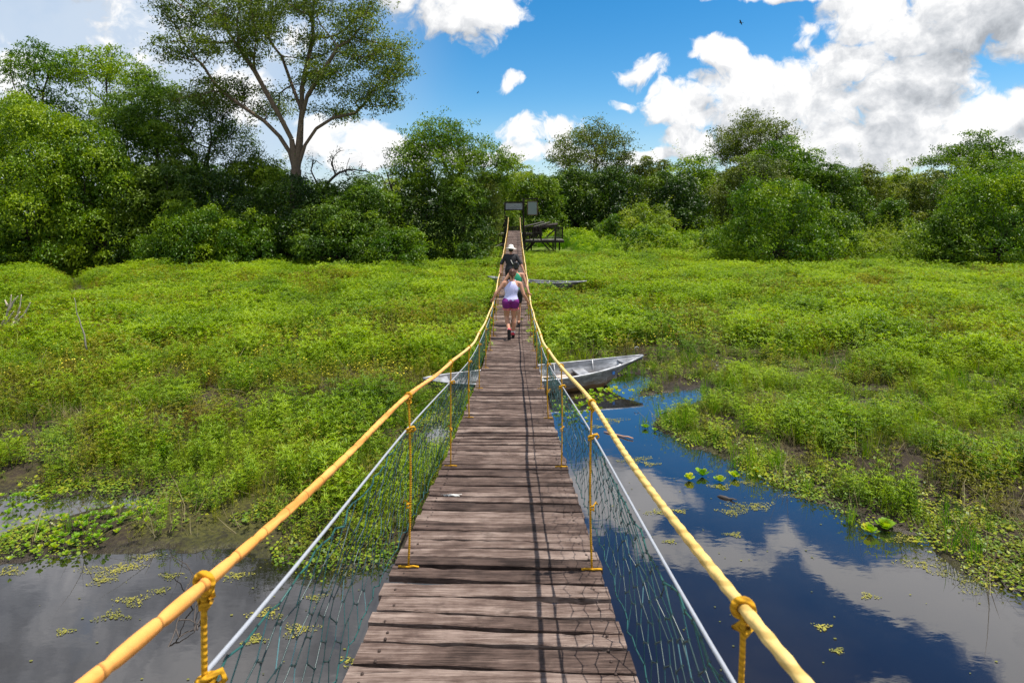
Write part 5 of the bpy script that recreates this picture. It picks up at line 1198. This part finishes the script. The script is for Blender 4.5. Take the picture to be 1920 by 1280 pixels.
def hand(m, w, el, grip=False, side=1, R0=1.0):
    """palm, four bent fingers of unequal length and a thumb from the palm's side; w = wrist, el = elbow"""
    w = Vector(w); f = (w-Vector(el)).normalized()
    if grip: f = Vector((f.x*.4, f.y*.5+.6, -.15)).normalized()
    s_ = f.cross(Vector((0, 0, 1))).normalized()*(-side if not grip else 1); up = s_.cross(f).normalized()
    if up.z < 0: up = -up
    if not grip: s_ = Vector((0, 1, 0)); s_ = (s_-f*s_.dot(f)).normalized(); up = Vector((side, 0, 0)); 
    pal = w+f*.085
    for q in (-.5, -.17, .17, .5): m.cap(w+s_*q*.035+f*.01, pal+s_*q*.066, .014, .0125, 8)
    dn = -up if grip else -up*.35
    for q, L in ((-1.5, .060), (-.5, .070), (.5, .074), (1.5, .066)):
        a = pal+s_*q*.0195
        d1 = (f*.8+dn*(.65 if grip else .25)).normalized(); b = a+d1*L*.45; d2 = (f*.15+dn).normalized() if grip else (f+dn*.8).normalized(); c = b+d2*L*.33
        d3 = (-f*.6+dn*.6).normalized() if grip else (f*.6+dn).normalized(); d = c+d3*L*.26
        m.cap(a, b, .0095, .0085, 8); m.cap(b, c, .0085, .008, 8); m.cap(c, d, .008, .007, 8)
    th = w+f*.03+s_*.028*(1 if not grip else 1); t1 = th+(s_*.7+f*.6).normalized()*.035; t2 = t1+(f*.8+dn*.4).normalized()*.03
    m.cap(th, t1, .0125, .0105, 8); m.cap(t1, t2, .0105, .0085, 8)
def person(J, root, skinm, female=True, name='body', hair=None):
    """J: joints in metres, x right, y forward, z up"""
    m = MB(); H = J['head']; N_ = J['neck']; P = J['pelvis']; k = .93 if female else 1.03
    yb = lambda z: J.get('lean', 0)*(z-P[2])
    c = lambda z, dx=0: (P[0]+(N_[0]-P[0])*(z-P[2])/(N_[2]-P[2])+dx, P[1]+(N_[1]-P[1])*(z-P[2])/(N_[2]-P[2]), z)
    z = P[2]; T = N_[2]-z
    prof = [(-.10, .150, .105), (-.02, .170, .118), (.06, .168, .118), (.16, .145, .10), (.27, .128, .092), (.38, .136, .096), (.52, .155, .104), (.66, .165, .106), (.78, .168, .098), (.87, .150, .082), (.94, .085, .062), (1.0, .058, .055)]
    if not female: prof = [(a, b*(1.0 if a < .3 else 1.10), d*1.04) for a, b, d in prof]
    loft(m, [(c(z+a*T), b*k, d*k) for a, b, d in prof])
    J['_torso'] = [(c(z+a*T), b*k, d*k) for a, b, d in prof]
    m.cap(N_, (H[0], H[1]-.005, H[2]-.06), .052*k, .05*k, 12)
    R = Euler((J.get('nod', 0), 0, J.get('turn', 0))).to_matrix()
    m.ell(H, (.073, .092, .108), R, 18, 14)                                  # skull
    hv = lambda x, y, z_: tuple(Vector(H)+R @ Vector((x, y, z_)))
    m.ell(hv(0, .035, -.055), (.052, .055, .062), R, 14, 10)                 # jaw
    m.cap(hv(0, .088, .012), hv(0, .108, -.022), .009, .014, 8)              # nose
    for s_ in (-1, 1):
        m.ell(hv(s_*.074, -.005, -.012), (.010, .018, .030), R, 10, 8)       # ear
        m.cap(hv(s_*.012, .082, .028), hv(s_*.045, .074, .030), .008, .007, 6)
        sh, el, wr = J['sh'+'LR'[s_ > 0]], J['el'+'LR'[s_ > 0]], J['wr'+'LR'[s_ > 0]]
        m.cap(c(z+.88*T, s_*.10*k), sh, .05*k, .054*k); m.cap(sh, Vector(sh).lerp(Vector(el), .45), .053*k, .046*k); m.cap(Vector(sh).lerp(Vector(el), .45), el, .046*k, .037*k)
        m.cap(el, Vector(el).lerp(Vector(wr), .3), .038*k, .040*k); m.cap(Vector(el).lerp(Vector(wr), .3), wr, .040*k, .025*k)
        hand(m, wr, el, J.get('grip'+'LR'[s_ > 0], False), s_)
        hp, kn, an, toe = [J[q+'LR'[s_ > 0]] for q in ('hp', 'kn', 'an', 'toe')]
        m.cap((hp[0], hp[1]-.02, hp[2]+.01), Vector(hp).lerp(Vector(kn), .3), .100*k, .088*k); m.cap(Vector(hp).lerp(Vector(kn), .3), kn, .088*k, .055*k)
        kb = Vector(kn).lerp(Vector(an), .3)+Vector((0, -.018, 0)); m.cap(kn, kb, .054*k, .057*k); m.cap(kb, an, .057*k, .034*k)
        hl = Vector(an)-(Vector(toe)-Vector(an)).normalized()*.035
        m.cap(hl, toe, .036, .030, 10)
    o = fused(m, name, skinm, root)
    f_ = MB()
    for s_ in (-1, 1): f_.ell(hv(s_*.029, .083, .014), (.012, .007, .008), R, 10, 6)
    f_.build('eyes', M_eye, root); q = MB(); q.cap(hv(-.018, .084, -.056), hv(.018, .084, -.056), .006, .006, 6); q.build('mouth', M_lip, root)
    return o, c, R, hv
def garment_torso(J, a0, a1, ex, k, shrink_top=None):
    secs = []; T_ = J['_torso']; zs_ = [s[0][2] for s in T_]
    for z in np.linspace(a0, a1, 12):
        i_ = min(max(bisect(zs_, z)-1, 0), len(T_)-2); t = (z-zs_[i_])/(zs_[i_+1]-zs_[i_]); A, Bq = T_[i_], T_[i_+1]
        cc = [A[0][q]*(1-t)+Bq[0][q]*t for q in range(3)]; rx = A[1]*(1-t)+Bq[1]*t; ry = A[2]*(1-t)+Bq[2]*t
        if shrink_top and z > shrink_top[0]: rx *= 1-(1-shrink_top[1])*min(1, (z-shrink_top[0])/(a1-shrink_top[0]))
        secs.append((tuple(cc), rx+ex, ry+ex))
    return secs
def shoe(root, an, toe, mt, sole=True):
    r = Vector(toe)-Vector(an); r.z *= 1; d = r.normalized(); hl = Vector(an)-d*.05; up = Vector((1, 0, 0)).cross(d).normalized()
    m = MB(); m.cap(hl+up*.0, Vector(an)+d*.05, .045, .043, 12); m.cap(Vector(an)+d*.03, Vector(toe)+d*.02-up*.004, .043, .034, 12); m.cap(Vector(an)-d*.01+up*.0, Vector(an)+up*.03, .044, .040, 12)
    o = fused(m, 'shoe', mt, root, .008, 3)
    if sole:
        q = MB(); q.cap(hl-up*.034, Vector(toe)+d*.03-up*.034, .040, .036, 12); so = q.build('sole', M_sole, o)
        for v in so.data.vertices:
            p = Vector(v.co); e = (p-hl).dot(up)+.034; v.co = p-up*e*.62
    return o
def place(px, Y, name, label):
    r = empty(name, (wx(px, Y), Y, deck_z(Y)+.006)); tag(r, label, 'person', 'walkers crossing the bridge'); return r
def loc(root, p): return (p[0]-root.location.x, p[1]-root.location.y, p[2]-root.location.z)
def railgrip(root, sd, Y, up=.02): return loc(root, (RX[sd], Y, rail_z(Y)+up-(.03 if sd > 0 else 0)))

# --- woman in white and purple, mid-stride
A = place(957.5, 13.9, 'person', 'walker in white racerback top and purple shorts, nearest on the bridge')
wl = railgrip(A, -1, 14.02, .045); wl = (wl[0]+.03, wl[1]-.09, wl[2]+.01)
JA = dict(pelvis=(.00, .0, .90), neck=(.03, .05, 1.37), head=(.035, .085, 1.515), nod=-.25,
          shL=(-.155, .045, 1.30), elL=(-.315, .0, 1.05), wrL=wl, shR=(.205, .045, 1.29), elR=(.285, -.01, 1.03), wrR=(.385, .10, .83),
          hpL=(-.085, .0, .86), knL=(-.085, .09, .49), anL=(-.03, -.22, .20), toeL=(-.03, -.165, .05), hpR=(.085, .02, .86), knR=(.075, .10, .48), anR=(.05, .06, .085), toeR=(.055, .20, .04), gripL=True)
JA['shL'] = (-.145, .045, 1.30)
body, cA, RA, hvA = person(JA, A, M_skin)
m = MB(); loft(m, garment_torso(JA, .90, 1.345, .014, .93, (1.16, .62)))
for s_ in (-1, 1): m.cap(cA(1.30, s_*.055), cA(1.365, s_*.068), .022, .020)
fused(m, 'racerback_top', M_white, A, .009, 4)
m = MB(); loft(m, garment_torso(JA, .86, .965, .012, .93))
for s_ in 'LR':
    hp, kn = Vector(JA['hp'+s_]), Vector(JA['kn'+s_]); m.cap(hp+Vector((0, -.02, .01)), hp.lerp(kn, .22), .106, .099, 16)
sh_o = fused(m, 'shorts', M_purple, A, .009, 4)
m = MB()
for s_ in 'LR':
    hp, kn = Vector(JA['hp'+s_]), Vector(JA['kn'+s_]); c0 = hp.lerp(kn, .44); d = (kn-hp).normalized(); ux = Vector((1, 0, 0)); uy = d.cross(ux)
    m.tube([c0+(ux*cos(a)+uy*sin(a))*.092 for a in np.linspace(0, 2*pi, 20)], .006, 6)
m.build('hem', M_pink, sh_o)
m = MB(); m.ell(hvA(0, -.018, .025), (.083, .090, .098), RA, 16, 12); m.ell(hvA(0, -.06, -.015), (.062, .048, .070), RA, 12, 10); m.cap(hvA(0, -.115, .055), hvA(0, -.13, .03), .036, .034)
m.cap(hvA(0, -.125, .04), hvA(.005, -.125, -.06), .034, .024); m.cap(hvA(.005, -.125, -.06), hvA(.0, -.105, -.13), .024, .012)
fused(m, 'hair', M_hairb, A, .008, 3)
m = MB(); m.cap(cA(.975, -.09), cA(.985, .09), .012, .012)
shoe(A, JA['anL'], JA['toeL'], M_shoe); shoe(A, JA['anR'], JA['toeR'], M_shoe)
for s_ in 'LR':
    m = MB(); an, kn = Vector(JA['an'+s_]), Vector(JA['kn'+s_]); m.cap(an, an.lerp(kn, .16), .043, .042); m.build('sock', M_sock, A)

A.scale = (1.10, 1.05, 1.0)
# --- woman in the green vest
Bp = place(967.5, 15.4, 'person', 'walker in green vest with dark bun holding both handrails, middle of the three')
wl = railgrip(Bp, -1, 15.35, .04); wr = railgrip(Bp, 1, 15.3, .04)
JB = dict(pelvis=(.0, .0, .92), neck=(.0, .05, 1.40), head=(.0, .08, 1.545), nod=-.15,
          shL=(-.18, .045, 1.33), elL=(-.35, -.01, 1.09), wrL=(wl[0]+.03, wl[1]-.08, wl[2]+.01), shR=(.18, .045, 1.33), elR=(.27, -.03, 1.07), wrR=(wr[0]-.01, wr[1]-.08, wr[2]+.01),
          hpL=(-.085, .0, .88), knL=(-.085, .12, .50), anL=(-.08, .20, .09), toeL=(-.085, .34, .045), hpR=(.085, .0, .88), knR=(.08, .0, .48), anR=(.07, -.06, .09), toeR=(.075, .07, .04), gripL=True, gripR=True)
body, cB, RB, hvB = person(JB, Bp, M_skin)
m = MB(); loft(m, garment_torso(JB, .90, 1.375, .015, .93, (1.20, .66)))
for s_ in (-1, 1): m.cap(cB(1.32, s_*.07), cB(1.39, s_*.085), .026, .022)
fused(m, 'vest', M_greent, Bp, .009, 4)
m = MB(); loft(m, garment_torso(JB, .86, .98, .013, .93))
for s_ in 'LR':
    hp, kn = Vector(JB['hp'+s_]), Vector(JB['kn'+s_]); m.cap(hp+Vector((0, -.02, .01)), hp.lerp(kn, .6), .108, .080, 16)
fused(m, 'shorts', M_black, Bp, .009, 4)
m = MB(); m.ell(hvB(0, -.015, .028), (.086, .096, .098), RB, 16, 12); m.ell(hvB(0, -.05, -.03), (.070, .055, .070), RB, 12, 10); m.ell(hvB(0, -.085, .075), (.048, .045, .045), RB, 12, 8)
fused(m, 'hair', M_hairk, Bp, .008, 3)
for s_ in 'LR':
    an, toe = Vector(JB['an'+s_]), Vector(JB['toe'+s_]); d = (toe-an).normalized(); m = MB(); m.box(((an+toe)/2+Vector((0, -.01, -.052)))[:], (.085, .25, .022), bev=.006)
    for t in (.15, .75):
        c0 = an.lerp(toe, t); m.tube([c0+Vector((cos(a)*.041, 0, sin(a)*.041)) for a in np.linspace(-.3, pi+.3, 12)], .008, 6)
    m.build('sandal', M_sand, Bp)

# --- man in the wide hat
Cp = place(957.5, 19.3, 'person', 'walker in wide white hat and dark shirt holding both handrails, farthest ahead')
wl = railgrip(Cp, -1, 19.2, .04); wr = railgrip(Cp, 1, 19.15, .04)
JC = dict(pelvis=(.0, .0, .95), neck=(.01, .05, 1.46), head=(.01, .075, 1.60), nod=-.1,
          shL=(-.185, .045, 1.38), elL=(-.33, -.02, 1.12), wrL=(wl[0]+.02, wl[1]-.08, wl[2]+.01), shR=(.195, .045, 1.38), elR=(.36, -.03, 1.12), wrR=(wr[0]-.02, wr[1]-.08, wr[2]+.01),
          hpL=(-.09, .0, .91), knL=(-.09, .12, .52), anL=(-.085, .18, .09), toeL=(-.09, .32, .045), hpR=(.09, .0, .91), knR=(.085, .02, .50), anR=(.08, -.08, .09), toeR=(.085, .06, .045), gripL=True, gripR=True)
body, cC, RC, hvC = person(JC, Cp, M_skin2, False)
m = MB(); loft(m, garment_torso(JC, .90, 1.44, .022, 1.03))
for s_ in 'LR':
    sh, el = Vector(JC['sh'+s_]), Vector(JC['el'+s_]); m.cap(cC(1.39, -.09 if s_ == 'L' else .09), sh, .07, .072); m.cap(sh, sh.lerp(el, .95), .072, .062, 14)
fused(m, 'shirt', M_black, Cp, .010, 4)
m = MB(); loft(m, garment_torso(JC, .87, .96, .018, 1.03))
for s_ in 'LR':
    hp, kn, an = [Vector(JC[q+s_]) for q in ('hp', 'kn', 'an')]; m.cap(hp+Vector((0, -.02, .01)), kn, .115, .085, 14); m.cap(kn, kn.lerp(an, .3), .085, .08, 14)
fused(m, 'trousers', M_black, Cp, .010, 4)
m = MB(); m.ell(hvC(0, -.02, .0), (.080, .088, .09), RC, 14, 10); fused(m, 'hair', M_hairk, Cp, .009, 3)
m = MB(); b0 = Vector(hvC(0, -.005, .045)); secs = [(-.012, .185, .195), (.0, .195, .205), (.006, .185, .195), (.012, .12, .135), (.02, .098, .112), (.06, .094, .108), (.10, .085, .098), (.125, .062, .072), (.135, .02, .025)]
n = 30; vs = []; fs = []
for (dz, rx, ry) in secs:
    for i_ in range(n):
        a = 2*pi*i_/n; w_ = (.012*sin(2*a+.5)-.028*(abs(cos(a))**2)) if rx > .18 else 0; vs.append(tuple(b0+RC @ Vector((rx*cos(a), ry*sin(a), dz+w_))))
for j in range(len(secs)-1):
    for i_ in range(n): k2 = (i_+1) % n; fs.append((j*n+i_, j*n+k2, (j+1)*n+k2, (j+1)*n+i_))
fs.append(tuple(range(n-1, -1, -1))); fs.append(tuple(range((len(secs)-1)*n, len(secs)*n))); m.add(vs, fs)
m.build('hat', M_hat, Cp)
m = MB(); m.tube([cC(1.42, -.09), Vector(cC(1.25, .0))+Vector((0, -.128, 0)), Vector(cC(1.02, .13))+Vector((0, -.12, 0))], .012, 6); m.build('bag_strap', M_hat, Cp)
Cp.scale = (.94, .95, .96)
for s_ in 'LR': shoe(Cp, JC['an'+s_], JC['toe'+s_], M_sole, False)
